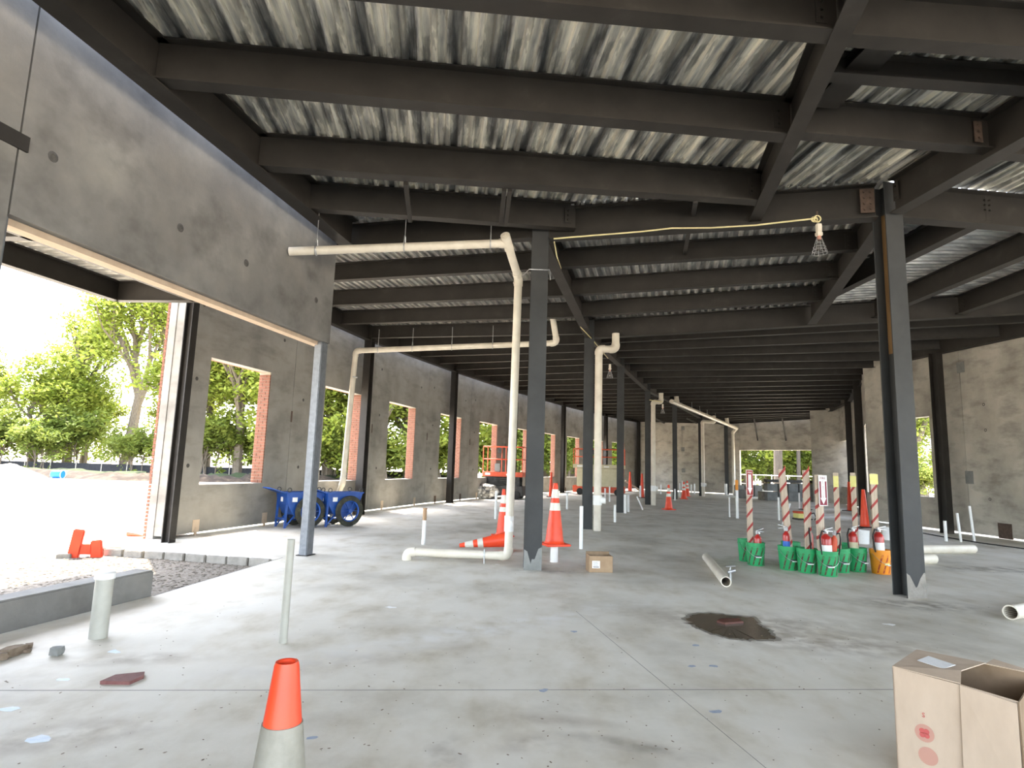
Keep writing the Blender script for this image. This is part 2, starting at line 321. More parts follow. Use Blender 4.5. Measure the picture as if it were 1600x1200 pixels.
# foundation stones under the wing's slab edge beside the gravel
def along(p, q, t): return (p[0]+(q[0]-p[0])*t, p[1]+(q[1]-p[1])*t)
fb0, fb1 = (-7.0, 10.36), (-3.62, 9.62)
nb = 9
for k in range(nb):
    a, b = along(fb0, fb1, k/nb+.004), along(fb0, fb1, (k+1)/nb-.004)
    d = Vector((b[0]-a[0], b[1]-a[1], 0)); L_ = d.length; h = rnd.uniform(-.03, .0)
    MB().bevbox(0, L_, -.07+rnd.uniform(-.012, .012), .0, -.21, -.012+h*.4, .012).build('foundation_block', M_edge, slab, (a[0], a[1], 0), math.atan2(d.y, d.x))
def strip(name, p, q, w, m, parent, z=.0006):
    p, q = Vector((p[0], p[1], 0)), Vector((q[0], q[1], 0)); d = (q-p).normalized(); n = Vector((-d.y, d.x, 0))*w/2
    return MB().box(0, (q-p).length, -w/2, w/2, -.004, z).build(name, m, parent, p, math.atan2(d.y, d.x))
M_cut = mat('saw_cut', [(.3, (.13, .125, .115)), (.7, (.24, .235, .22))], scale=3, rough=.9)
strip('saw_cut', fl(-150, 1079), fl(1700, 1077), .008, M_cut, slab)
strip('saw_cut', fl(900, 955), fl(1330, 1310), .004, M_cut, slab)
strip('saw_cut', fl(240, 931), fl(442, 871), .02, M_cut, slab)
# paint marks and painted sun flecks lying flat on the slab
def blotch(name, c, rx, ry, m, parent, n=22, rot=0, z=.0008, jag=.25, seed=1):
    r = random.Random(seed); pts = []
    for k in range(n):
        a = 2*math.pi*k/n; q = 1+r.uniform(-jag, jag); x, y = rx*q*math.cos(a), ry*q*math.sin(a)
        pts.append((c[0]+x*math.cos(rot)-y*math.sin(rot), c[1]+x*math.sin(rot)+y*math.cos(rot)))
    b = MB(); b.add([(p[0]-c[0], p[1]-c[1], z) for p in pts]+[(0, 0, z)], [(k, (k+1) % n, n) for k in range(n)])
    return b.build(name, m, parent, (c[0], c[1], 0))
for i, (x, y, s) in enumerate([(487, 1153, .022), (850, 1079, .028), (1118, 1112, .028), (897, 987, .03), (1087, 1008, .03), (1115, 1041, .025), (1080, 1041, .025)]):
    blotch('blue_paint_mark', fl(x, y), s*1.3, s, M_bluepaint, slab, 10, .3, .0012, .35, i)
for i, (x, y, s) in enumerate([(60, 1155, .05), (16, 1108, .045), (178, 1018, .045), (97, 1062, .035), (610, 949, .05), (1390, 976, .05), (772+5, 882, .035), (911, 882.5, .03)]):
    blotch('light_spot_or_pale_mark', fl(x, y), s*1.2, s*.8, M_sunfleck if i < 4 else M_label, slab, 9, -.3, .0012, .35, 20+i)  # the pale blue ones are sun flecks painted as flat patches
# ---- precast panels
def panel(parent, a, b, z0, z1, th=.2, holes=(), name='concrete_panel', gap=.018, m=None):
    "one precast panel; inner face from a to b, thickness to the left of a->b; holes = (s0, s1, z0, z1)"
    a, b = Vector((a[0], a[1], 0)), Vector((b[0], b[1], 0)); L_ = (b-a).length; r = math.atan2(b.y-a.y, b.x-a.x); mb = MB()
    xs = sorted({gap/2, L_-gap/2, *[h[0] for h in holes], *[h[1] for h in holes]}); zs = sorted({z0, z1, *[h[2] for h in holes], *[h[3] for h in holes]})
    for i in range(len(xs)-1):
        for j in range(len(zs)-1):
            cx, cz = (xs[i]+xs[i+1])/2, (zs[j]+zs[j+1])/2
            if any(h[0] < cx < h[1] and h[2] < cz < h[3] for h in holes): continue
            mb.box(xs[i], xs[i+1], 0, th, zs[j], zs[j+1])
    bm = bmesh.new(); me = mb.mesh(name); bm.from_mesh(me)
    bmesh.ops.remove_doubles(bm, verts=bm.verts, dist=.0005)
    seen = {}
    for f in bm.faces: seen.setdefault(tuple(round(c, 3) for c in f.calc_center_median()), []).append(f)
    bmesh.ops.delete(bm, geom=[f for fs in seen.values() if len(fs) > 1 for f in fs], context='FACES'); bm.to_mesh(me); bm.free()
    return obj(name, me, m or M_conc, parent, a, r)
M_insert = mat('insert_shadow', [(.3, (.055, .052, .048)), (.7, (.10, .095, .088))], scale=20, rough=.9)
def insert(parent, P, out, r=.035):
    "a lifting insert: a ring round a dark recess on an inner face; out points into the room"
    q = out.to_track_quat('Z', 'Y').to_matrix()
    return MB().lathe([(0, .001), (r*.45, .001), (r*.5, .006), (r*.8, .006), (r, .001), (r*1.02, -.004)], 14, (0, 0, 0), q).build('lifting_insert', M_insert, parent, P-Vector(parent.location), smooth=40)
# left wing wall with its ten windows
wl = struct('wall_left')
WIN = [(1.09, 3.06), (5.42, 7.47), (9.35, 11.55), (13.84, 16.0), (18.05, 20.2), (22.35, 24.5), (26.75, 28.95), (30.95, 33.15), (35.3, 37.4), (39.1, 41.3)]
sacc = 0.0; winobj = []
for k in range(10):
    a, b = Vector((*JNT[k], 0)), Vector((*JNT[k+1], 0)); L_ = (b-a).length
    if k == 0: sacc = .3
    w0, w1 = WIN[k][0]-sacc, WIN[k][1]-sacc; zt = 3.54+.018*k
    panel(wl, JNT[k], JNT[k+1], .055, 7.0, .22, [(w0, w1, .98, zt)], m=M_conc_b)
    r = math.atan2(b.y-a.y, b.x-a.x)
    # brick veneer outside the opening: the far reveal shows its bricks
    win = struct('window_%d' % (k+1), a, r); winobj.append(win)
    ch, bl = .0677, .19
    nco = int((zt-.98)/ch)
    MB().box(w1-.018, w1-.001, .012, .30, .98, zt).build('mortar_backing', M_mortar, win)
    if k < 4:
        meA = MB().bevbox(-.028, .01, 0, .186, .004, ch-.004, .003).mesh('brick'); meB = MB().bevbox(-.028, .01, 0, .09, .004, ch-.004, .003).mesh('brick')
        for c in range(nco):
            two = [(meA, .008), (meB, .204)] if c % 2 else [(meB, .008), (meA, .108)]
            for me, y in two: obj('brick', me, M_brick, win, (w1, y, .98+c*ch))
    else:
        jb = MB()
        for c in range(nco):
            for y, w_ in ([(.008, .186), (.204, .09)] if c % 2 else [(.008, .09), (.108, .186)]):
                jb.box(w1-.028, w1, y, y+w_, .98+c*ch+.004, .98+(c+1)*ch-.004)
        o = jb.build('brick_reveal', M_brick, win); o['kind'] = 'stuff'
    MB().box(w0-.2, w0+.0, .222, .30, .98, zt).build('near_veneer', M_brick, win)
    MB().box(w0-.2, w1+.2, .222, .30, zt, zt+.2).build('lintel_veneer', M_brick, win)
    MB().box(w0-.05, w1+.05, .222, .33, .90, .98).build('sill_stone', M_edge, win)
    # weld-plate pockets at the foot of the panel
    for t in (.22, .8):
        MB().box(L_*t-.09, L_*t+.09, -.006, .03, .07, .30).box(L_*t-.02, L_*t+.03, -.02, .02, 0, .16).build('weld_pocket', M_rust if (k+int(t*10)) % 2 else M_card, wl, a, r)
    # joint insert plate
    MB().box(L_-.03, L_+.03, -.008, .02, 2.45, 2.72).build('joint_plate', M_rust, wl, a, r)
    nrm = Vector((math.sin(r), -math.cos(r), 0))
    for (sx_, z) in ((.45, 4.55), (.45, 3.05), (.45, 1.35), (w1+.4, 4.4)):
        insert(wl, a+Vector((math.cos(r), math.sin(r), 0))*sx_+Vector((0, 0, z)), nrm, .04)
    sacc += L_
# panel end at the corner gets its brick skin
a, b = Vector((*JNT[0], 0)), Vector((*JNT[1], 0)); r0 = math.atan2(b.y-a.y, b.x-a.x)
MB().box(-.004, .5, .2, .36, .0, 6.9).build('corner_return', M_conc_b, wl, a, r0)
ev = MB()
for c in range(100):
    ev.box(-.01+(.004 if c % 2 else 0), 1.0, .362, .42, -.1+c*.0677+.005, -.1+(c+1)*.0677-.004)
o = ev.build('brick_skin', M_brick, wl, a, r0); o['kind'] = 'stuff'
# nearer left wall (plane A): header over the wide opening, pier before it
wa = struct('wall_left_near')
pA = lambda y: (onA(y).x, y)
panel(wa, pA(-7.0), pA(-3.0), 0, 7.4, .24)
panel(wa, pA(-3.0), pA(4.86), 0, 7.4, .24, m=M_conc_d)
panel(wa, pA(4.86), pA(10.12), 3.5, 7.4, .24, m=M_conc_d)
MB().box(0, 5.35, .10, .24, 3.44, 3.5).build('lintel_angle', M_card, wa, Vector((*pA(4.86), 0)), math.atan2(A_DIR.y, A_DIR.x))
panel(wa, (-3.3, 10.22), (-6.55, 11.07), 4.75, 7.0, .2, name='sun_block_panel')  # unseen panel added above the canopy to block the sun
nA = -A_OUT
for (x, y) in ((83, 245), (282, 356), (385, 411), (494, 469)):
    insert(wa, onplane(x, y, onA(0), onA(5)), nA, .05)
q = onplane(14, 212, onA(0), onA(5)); MB().box(-.16, .16, -.02, .01, -.07, .07).build('weld_plate', M_steel, wa, q, math.atan2(A_DIR.y, A_DIR.x))
# right wall
wr = struct('wall_right')
RW_ = [(16.0, -7.0), (15.6, -3.0), (14.55, 5.0), (13.95, 9.5), (13.32, 15.0), (13.05, 17.3), (12.62, 21.3), (15.0, 25.6), (17.6, 30.6), (19.4, 36.4), (20.7, 40.6)]
def hole_on(a, b, xa, xb, za, zb):
    A, B = Vector((*a, 0)), Vector((*b, 0)); P, Q = onplane(xa, 700, a, b), onplane(xb, 700, a, b)
    s = sorted([(Vector((P.x, P.y, 0))-A).length, (Vector((Q.x, Q.y, 0))-A).length]); return (s[0], s[1], za, zb)
rwp = RW_[::-1]
for k in range(len(rwp)-1):
    a, b = rwp[k], rwp[k+1]; holes = []
    if (a, b) == ((12.62, 21.3), (13.05, 17.3)): holes = [hole_on(a, b, 1416, 1455, .98, 3.45)]
    if (a, b) == ((15.0, 25.6), (12.62, 21.3)): holes = [(2.0, 4.0, .98, 3.5)]
    if not holes and a != (13.05, 17.3):                     # unseen windows added along this wall to brighten the floor
        L_ = math.hypot(b[0]-a[0], b[1]-a[1])
        nw = max(1, int(L_/3.9)); holes = [(L_*(i+.5)/nw-1.05, L_*(i+.5)/nw+1.05, .98, 3.5) for i in range(nw)]
        if a[1] < 9.6: holes = [(.5, L_-.5, .05, 4.2)]       # unseen wide openings added to let more light in
    panel(wr, a, b, .05, 7.0, .22, holes)
for (x, y) in ((1537, 632), (1540, 672), (1547, 780)):
    P = onplane(x, y, RW_[4], RW_[3]); insert(wr, P, Vector((-.993, -.11, 0)), .05)
for (x, y, w, h) in ((1501, 574, .13, .16), (1515, 746, .13, .18), (1571, 830, .2, .2)):
    P = onplane(x, y, RW_[4], RW_[3]); MB().box(-.012, .02, -w, w, -h, h).build('joint_plate', M_rust if y > 800 else M_block, wr, P, .11)
# far end wall with its big opening, and the single panel standing before it
wb = struct('wall_back')
be = [(10.64, 50.8), (13.6, 47.8), (16.9, 44.5), (20.9, 40.4)]
panel(wb, be[0], be[1], .06, 6.6, .22); panel(wb, be[1], be[2], .06, 6.6, .22); panel(wb, be[2], be[3], 3.45, 6.6, .22)
MB().box(.0, 5.7, -.1, .24, 3.25, 3.45).build('lintel_angle', M_conc, wb, Vector((*be[2], 0)), math.atan2(be[3][1]-be[2][1], be[3][0]-be[2][0]))
panel(wb, (17.9, 35.9), (19.05, 33.75), 0, 5.45, .2, name='standing_panel')
for (x, y) in ((1067, 669), (1067, 702), (1068, 735)):
    P = onplane(x, y, be[0], be[1]); MB().box(-.14, .14, -.03, .01, -.16, .16).build('joint_plate', M_block, wb, P-Vector(), math.atan2(be[1][1]-be[0][1], be[1][0]-be[0][0]))

# ---- roof: deck sheets, beams and girders
roof = struct('ceiling')
def hsec(d, w, tf=.018, tw=.012):
    "I profile, top at 0"
    return [(-w/2, 0), (w/2, 0), (w/2, -tf), (tw/2, -tf), (tw/2, -d+tf), (w/2, -d+tf), (w/2, -d), (-w/2, -d), (-w/2, -d+tf), (-tw/2, -d+tf), (-tw/2, -tf), (-w/2, -tf)]
def beam(p, q, d=.4, w=.17, name='roof_beam', m=None, inset=0.0):
    p, q = Vector(p), Vector(q); u = (q-p).normalized(); p, q = p+u*inset, q-u*inset
    return MB().sweep(Vector((0, 0, 0)), q-p, hsec(d, w)[::-1], upv=Vector((0, 0, 1))).build(name, m or M_steel, roof, p)
def bolts(par, P, u, n, rows, cols, dx=.075, dz=.075, plate=True, m=None, r=.016):
    "bolted plate: P centre, u along the row, n out of the plate (towards the room)"
    P = P-Vector(par.location); mb = MB(); up = Vector((0, 0, 1)); w, h = dx*(cols-1)/2+.05, dz*(rows-1)/2+.05
    if plate: mb.sweep(P-n*.004, P+n*.008, [(-w, -h), (w, -h), (w, h), (-w, h)], side=u, upv=up)
    for i in range(rows):
        for j in range(cols):
            c = P+u*((j-(cols-1)/2)*dx)+up*((i-(rows-1)/2)*dz); mb.tube([c, c+n*.03], r, 6)
    return mb.build('bolted_plate', m or M_rust, par)
def sheet_cols(cols, name, m, rot):
    "cols: list of (start, end, dz) world points of profile lines -> one deck sheet"
    o0 = cols[0][0].copy(); R_ = Matrix.Rotation(-rot, 4, 'Z'); mb = MB(); vs = []
    for a, b, dz in cols:
        vs += [R_@(a+Vector((0, 0, dz))-o0), R_@(b+Vector((0, 0, dz))-o0)]
    mb.add(vs, [(2*i, 2*i+2, 2*i+3, 2*i+1) for i in range(len(cols)-1)])
    return mb.build(name, m, roof, o0, rot)
PIT = .1524; PROF = [(0, 0), (.042, 0), (.058, .04), (.136, .04)]
# near deck: ribs run parallel to the right wall
ZN = 5.655; RH = -.112
GA_L = lambda y: -3.06+(y-8.91)*.215-.06           # deck edge over the left girder
def far_edge(x):                                   # edge of the near deck: girders C1-C2 and C2-right
    if x < .4: return 9.37+(.4-x)*.262
    if x < 5.2: return 9.37-(x-.4)*.25
    return 8.05+(x-5.2)*.127
x = -7.6; cols = []; cnt = 0
while x < 17.5:
    for du, dz in PROF:
        xx = x+du                                   # abscissa at y=0
        ya = -7.0
        # far end
        y = 8.0
        for _ in range(12): y = far_edge(xx+RH*y)
        # left girder clips it
        # xx+RH*y = GA_L(y)
        yg = (xx+3.06+8.91*.215+.06)/(.215-RH)
        yb = min(y, yg)
        if yb > ya+.05: cols.append((Vector((xx+RH*ya, ya, ZN)), Vector((xx+RH*yb, yb, ZN)), dz))
    x += PIT; cnt += 1
    if cnt % 6 == 0:
        if len(cols) > 4:
            nxt = x
            last = cols[-1]; yb = last[1].y
            cols2 = cols+[(last[0]+Vector((PIT-.136, 0, 0)), last[1]+Vector((PIT-.136, 0, 0)), 0)]
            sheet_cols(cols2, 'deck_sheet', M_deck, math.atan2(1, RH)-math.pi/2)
        cols = []
# wing decks, bay by bay, sheet by sheet
def bay_deck(a0, a1, b0, b1, m=None, ov=.16):
    w = ((b0-a0).length+(b1-a1).length)/2; n = int(w/PIT/6); d = (a1-a0); rot = math.atan2(d.y, d.x)-math.pi/2; lift = Vector((0, 0, .004))
    for s in range(n):
        cols = []
        for r_ in range(6):
            for du, dz in PROF: cols.append((s+(r_+du/PIT)/6, dz))
        cols.append((s+1, 0))
        cc = []
        for t, dz in cols:
            P, Q = a0.lerp(b0, t/n)+lift, a1.lerp(b1, t/n)+lift; u = (Q-P).normalized()*ov; cc.append((P-u, Q+u, dz))
        sheet_cols(cc, 'deck_sheet', m or M_deck2, rot)
for i in range(6):
    a0, a1 = v3(VAL[i], VZ[i]), v3(VAL[i+1], VZ[i+1]); b0, b1 = v3(LFT[i], LZ[i]), v3(LFT[i+1], LZ[i+1])
    bay_deck(a0, a1, b0, b1)
    c0, c1 = v3(RGT[i], RZ[i]), v3(RGT[i+1], RZ[i+1])
    if i == 0:
        c1 = v3((7.12, 14.1), 5.582)
    bay_deck(a0, a1, a0.lerp(c0, 1.0 if i == 0 else 1.06), a1.lerp(c1, 1.0 if i == 0 else 1.06))
# deck right of column C2 between its two girders (ribs run across)
q00, q01, q10, q11 = v3((5.2, 8.05), 5.62), v3((7.12, 14.1), 5.582), v3((13.9, 9.2), 5.72), v3((13.7, 12.1), 5.74)
bay_deck(q00, q10, q01, q11, ov=0)
# girders and beams of the near bay
ga = beam(v3((-5.997, -7.0), ZN), v3((-2.86, 9.98), ZN), .5, .24, 'girder')
def ga_x(y): return -4.52+(y-1.0)*(1.66/8.98)
NB = Vector((.9938, .1113, 0))
C1, C2 = v3(VAL[0], 0), v3(RGT[0], 0)
g1 = beam(v3(VAL[0], 5.62), v3(RGT[0], 5.62), .5, .2, 'girder', inset=.13)
gd = beam(v3((3.51, 8.44), ZN), v3((.21, -7.0), ZN), .46, .17, 'girder')
def gd_x(y): return 3.51-(8.44-y)*(1.89/8.84)
for yl, yr in ((2.6, 3.1), (4.1, 4.66), (5.56, 6.24), (7.28, 7.86), (.9, 1.5)):
    b = beam(v3((ga_x(yl)+.02, yl), ZN), v3((gd_x(yr)-.02, yr), ZN), .45, .18, 'roof_beam')
    P = v3((gd_x(yr)-.16, yr-.02), ZN-.21); bolts(b, P, NB, Vector((.11, -.99, 0)), 3, 1, m=M_steel)
b4 = beam(v3((ga_x(8.58), 8.58), ZN), v3((.92, 9.03), ZN), .43, .16, 'roof_beam')
bolts(b4, v3((.80, 8.99), ZN-.21), NB, Vector((.11, -.99, 0)), 3, 1, m=M_steel)
f0 = beam(v3(LFT[0], LZ[0]), v3(VAL[0], 5.62), .47, .17, 'roof_beam', inset=.12)
# bridging angles hanging between the near beams
for (x0, y0, x1, y1, Ya, Yb) in ((634, 286, 641, 345, 7.55, 8.5), (788, 296, 783, 348, 7.65, 8.6), (797, 296, 790, 350, 7.66, 8.6), (1087, 314, 1083, 338, 7.85, 8.8), (1076, 362, 1070, 396, 9.2, 10.3)):
    MB().bar(Vector(), atY(x1, y1, Yb)-atY(x0, y0, Ya), .06, .06).build('bridging_angle', M_steel, roof, atY(x0, y0, Ya))
# right of the diagonal girder
gr_ = beam(v3((5.22, 8.0), 5.62), v3((6.79, -7.0), 5.66), .5, .2, 'girder', inset=.12)
def gr_x(y): return 5.22+(8.0-y)*(.88/8.4)
for yl, yr, d in ((4.70, 4.86, .44), (5.46, 5.62, .24), (6.22, 6.42, .42), (2.9, 3.1, .42), (1.3, 1.5, .42)):
    b = beam(v3((gd_x(yl)+.02, yl), ZN), v3((gr_x(yr)-.02, yr), ZN), d, .16, 'roof_beam')
    bolts(b, v3((gr_x(yr)-.16, yr-.04), ZN-d/2), NB, Vector((.11, -.99, 0)), 3, 1, m=M_rust)
for y in (6.5, 4.9, 3.2, 1.6):
    beam(v3((gr_x(y)+.02, y), ZN), v3((14.4, y+1.0), ZN), .42, .16, 'roof_beam')
beam(v3((3.33, 6.12), ZN-.02), v3((3.42, 4.9), ZN-.02), .12, .32, 'roof_opening_frame')
g2 = beam(v3((5.2, 8.05), 5.62), v3((13.9, 9.2), 5.72), .5, .2, 'girder', inset=.12)
bolts(g2, v3((6.72, 8.16), 5.42), Vector((.991, .131, 0)), Vector((.131, -.991, 0)), 3, 2, plate=False, m=M_steel)
bolts(g1, v3((4.93, 8.03), 5.37), Vector((.97, -.242, 0)), Vector((-.242, -.97, 0)), 4, 2, .08, .085)
bolts(gr_, v3((5.21, 7.82), 5.42), Vector((-.1, .995, 0)), Vector((-.995, -.1, 0)), 3, 1, m=M_steel)
g3 = beam(v3(VAL[1], VZ[1]), v3(RGT[1], RZ[1]), .5, .2, 'girder', inset=.1)
g4 = beam(v3((5.25, 8.15), 5.62), v3((7.12, 14.05), 5.582), .5, .2, 'girder', inset=.1)
def pt(a, b, t, z): return v3((a[0]+(b[0]-a[0])*t, a[1]+(b[1]-a[1])*t), z)
for t in (.25, .5, .75):
    b = beam(pt(VAL[0], VAL[1], t, lerp(VZ[0], VZ[1], t)), pt((5.25, 8.15), (7.12, 14.05), t, 5.615), .36, .15, 'roof_beam')
    e = pt((5.25, 8.15), (7.12, 14.05), t, 5.42); bolts(b, e+Vector((-.16, .0, 0)), Vector((.96, -.28, 0)), Vector((-.28, -.96, 0)), 3, 1, m=M_steel)
for (p, q) in (((6.42, 14.3), (6.78, 8.25)), ((8.45, 13.7), (8.5, 8.5)), ((10.05, 13.2), (9.95, 8.7)), ((11.6, 12.7), (11.6, 8.9))):
    if p[0] < 7: p = (6.6, 12.4)
    beam(v3(p, 5.63), v3(q, 5.64), .42, .18, 'roof_beam')
bolts(g3, v3((10.05, 13.0), 5.42), Vector((.95, -.3, 0)), Vector((-.3, -.95, 0)), 3, 2, plate=False, m=M_steel)
# wing: girders along valley, left wall and right line, beams between them
for i in range(6):
    beam(v3(VAL[i], VZ[i]), v3(VAL[i+1], VZ[i+1]), .5, .2, 'girder', inset=.08)
    beam(v3(LFT[i], LZ[i]), v3(LFT[i+1], LZ[i+1]), .46, .18, 'girder', inset=.05)
    if i >= 1: beam(v3(RGT[i], RZ[i]), v3(RGT[i+1], RZ[i+1]), .48, .2, 'girder', inset=.05)
    for t in (0, .25, .5, .75):
        if not (i == 0 and t == 0): beam(pt(LFT[i], LFT[i+1], t, lerp(LZ[i], LZ[i+1], t)), pt(VAL[i], VAL[i+1], t, lerp(VZ[i], VZ[i+1], t)), .37, .15, 'roof_beam', inset=.06)
        if i >= 1 and not (i == 1 and t == 0): beam(pt(VAL[i], VAL[i+1], t, lerp(VZ[i], VZ[i+1], t)), pt(RGT[i], RGT[i+1], t, lerp(RZ[i], RZ[i+1], t)), .37, .15, 'roof_beam', inset=.06)
beam(v3(LFT[6], LZ[6]), v3(VAL[6], VZ[6]), .37, .15, 'roof_beam'); beam(v3(VAL[6], VZ[6]), v3(RGT[6], RZ[6]), .37, .15, 'roof_beam')
# right wall girder from G2 to R1
beam(v3((13.9, 9.2), 5.72), v3((13.7, 12.1), 5.74), .48, .2, 'girder')
# braces of the end wall
for x in (1178, 1222, 1269):
    P = onplane(x+6, 688, be[2], be[3]); Q = atY(x, 653, P.y-1.6)
    MB().bar(Vector(), Q-P, .09, .09).build('wall_brace', M_steel, roof, P)
for x in (1030, 1080):
    P = atY(x+8, 661, 43); Q = atY(x-8, 653, 42); MB().bar(Vector(), Q-P, .09, .09).build('wall_brace', M_steel, roof, P)

# ---- columns
def hcol(label, P, h, rot, fw=.26, dp=.26, m=None, patch=False, group=None, base=True):
    "H column: flanges face local -y/+y; origin at its foot"
    t = thing('steel_column', label, 'column', (P[0], P[1], 0), rot, group); mm = m or M_column; tf = .018
    MB().box(-fw/2, fw/2, -dp/2, -dp/2+tf, 0, h).build('flange', mm, t); MB().box(-fw/2, fw/2, dp/2-tf, dp/2, 0, h).build('flange', mm, t)
    MB().box(-.008, .008, -dp/2+tf, dp/2-tf, 0, h).build('web', mm, t)
    if patch:
        z = [(-fw/2-.001, .30), (-fw*.32, .27), (-fw*.12, .09), (-fw*.06, .16), (fw*.1, .16), (fw*.3, .31), (fw/2+.001, .34)]
        if patch == 2: z = [(-fw/2-.001, .31), (-fw*.34, .28), (-fw*.05, .13), (.01, .15), (fw*.2, .24), (fw*.4, .31), (fw/2+.001, .32)]
        pl = [(fw/2+.001, 0), (-fw/2-.001, 0)]+z
        n = len(pl); mb = MB(); ys = (-dp/2-.0025, -dp/2+.0005)
        mb.add([(a, ys[0], b) for a, b in pl]+[(a, ys[1], b) for a, b in pl], [tuple(range(n)), tuple(range(2*n-1, n-1, -1))]+[(i, n+i, n+(i+1) % n, (i+1) % n) for i in range(n)])
        o = mb.build('bare_steel_patch', M_block if patch == 1 else M_edge, t); o['label'] = 'unpainted pale grey foot'
    return t
hcol('dark steel column in the middle with a white drainpipe strapped to it', (.385, 9.33), 5.6, math.radians(-14)+math.radians(14.5), .265, .25, patch=1)
cc2 = hcol('dark steel column at right with rusty edge and bare zigzag foot, in front of the buckets', (5.22, 8.06), 5.61, math.radians(9), .27, .25, patch=2)
o = MB().box(-.0115, -.008, -.1, .1, 3.2, 5.2).build('rusty_web_face', mat('rust_wash', [(.3, (.10, .055, .02)), (.7, (.22, .13, .05))], scale=3, rough=.8, stretch=(1, 1, .3)), cc2); o['label'] = 'rusty brown web'
for i, lab in ((1, 'second dark steel column of the middle row, behind the open cardboard box'), (2, 'third dark steel column of the middle row'), (3, 'fourth dark steel column of the middle row, beside the upright orange cones'),
               (4, 'fifth dark steel column of the middle row, behind the far striped cone'), (5, 'sixth dark steel column of the middle row, by the far end wall'), (6, 'farthest dark steel column of the middle row, left of the big end opening')):
    hcol(lab, VAL[i], VZ[i]-.01, -math.atan2(VAL[i][0]-VAL[i-1][0], VAL[i][1]-VAL[i-1][1])*.6, .26, .25, group='middle row of columns')
wn = ['black steel column at the corner of the window wall beside the gravel strip', 'dark steel column on the window wall behind the white downpipe', 'dark steel column on the window wall, in front of the fourth window',
      'dark steel column on the window wall behind the scissor lift', 'dark steel column on the window wall between the seventh and eighth windows', 'dark steel column on the window wall behind the cream lift', 'dark steel column in the far corner of the window wall']
for i in range(7):
    j = min(i, 5); hcol(wn[i], (LFT[i][0]+(.06 if i == 0 else 0), LFT[i][1]+(.04 if i == 0 else 0)), LZ[i]-.01, -math.atan2(LFT[j+1][0]-LFT[j][0], LFT[j+1][1]-LFT[j][1])+(math.pi/2 if i == 0 else 0), .15 if i == 0 else .22, .17 if i == 0 else .25, M_steel, group='columns along the window wall')
hcol('black steel column against the right wall beside the narrow window', (12.55, 17.55), 5.23, math.radians(18), .24, .25, M_steel)
hcol('dark steel column of the right line, beside the standing concrete panel', (14.35, 24.75), 5.7, math.radians(-20), .25, .25, M_steel)
hcol('dark steel column of the right line, farther of the pair by the standing panel', (17.05, 30.3), 5.75, math.radians(-20), .25, .25, M_steel)
# square tube posts of the wide opening
def tubecol(label, P, h, rot, w=.14, d=.20):
    t = thing('steel_post', label, 'post', (P[0], P[1], 0), rot)
    MB().bevbox(-w/2, w/2, -d/2, d/2, 0, h, .012).build('post_tube', M_galv, t); MB().box(-w/2-.03, w/2+.03, -d/2-.03, d/2+.03, 0, .012).build('base_plate', M_steel, t)
    return t
tubecol('grey square steel post at the far side of the wide left opening', (-3.25, 10.02), 3.5, math.radians(-12.4))
tubecol('grey square steel post at the near left edge of the wide opening', (-4.42, 4.83), 3.5, math.radians(-12.4))

# ---- curb, canopy outside
cb = MB(); ca, cb_ = Vector((-4.26, 5.0, 0)), Vector((-3.86, 6.84, 0)); d = cb_-ca
cb.bevbox(0, d.length, .0, .24, -.2, .27, .015)
o = cb.build('concrete_curb', M_conc_d, None, ca, math.atan2(d.y, d.x)); tag(o, 'low grey concrete curb at the edge of the slab, lower left', 'curb')
cnp = thing('entrance_canopy', 'steel canopy with ribbed deck outside above the wide left opening', 'canopy', (*pA(9.95), 0), math.atan2(A_DIR.y, A_DIR.x))
# local x along wall (towards far), y outward; its far end runs square to the wing
cx = lambda y: .25-.12*y
CZ = 4.62
for y0, nm in ((.42, 'beam'), (2.55, 'beam'), (4.05, 'fascia_channel')):
    MB().sweep(Vector((-9, y0, CZ)), Vector((cx(y0), y0, CZ)), hsec(.36, .15)[::-1], upv=Vector((0, 0, 1))).build(nm, M_steel, cnp)
for x0 in (0, -3.0, -6.0, -8.8):
    MB().sweep(Vector((x0+cx(.3), .3, CZ)), Vector((x0+cx(4.05), 4.05, CZ)), hsec(.36, .15)[::-1], upv=Vector((0, 0, 1))).build('cross_beam', M_steel, cnp)
dk = MB(); x = -9.0; vs = []
while x < .02:
    for du, dz in PROF: vs.append((x+du, dz))
    x += PIT
dk.add([p for a, b in vs for p in ((a+cx(.25), .25, CZ+.005+b), (a+cx(4.15), 4.15, CZ+.005+b))], [(2*i, 2*i+1, 2*i+3, 2*i+2) for i in range(len(vs)-1)])
dk.build('canopy_deck', M_deck2, cnp)

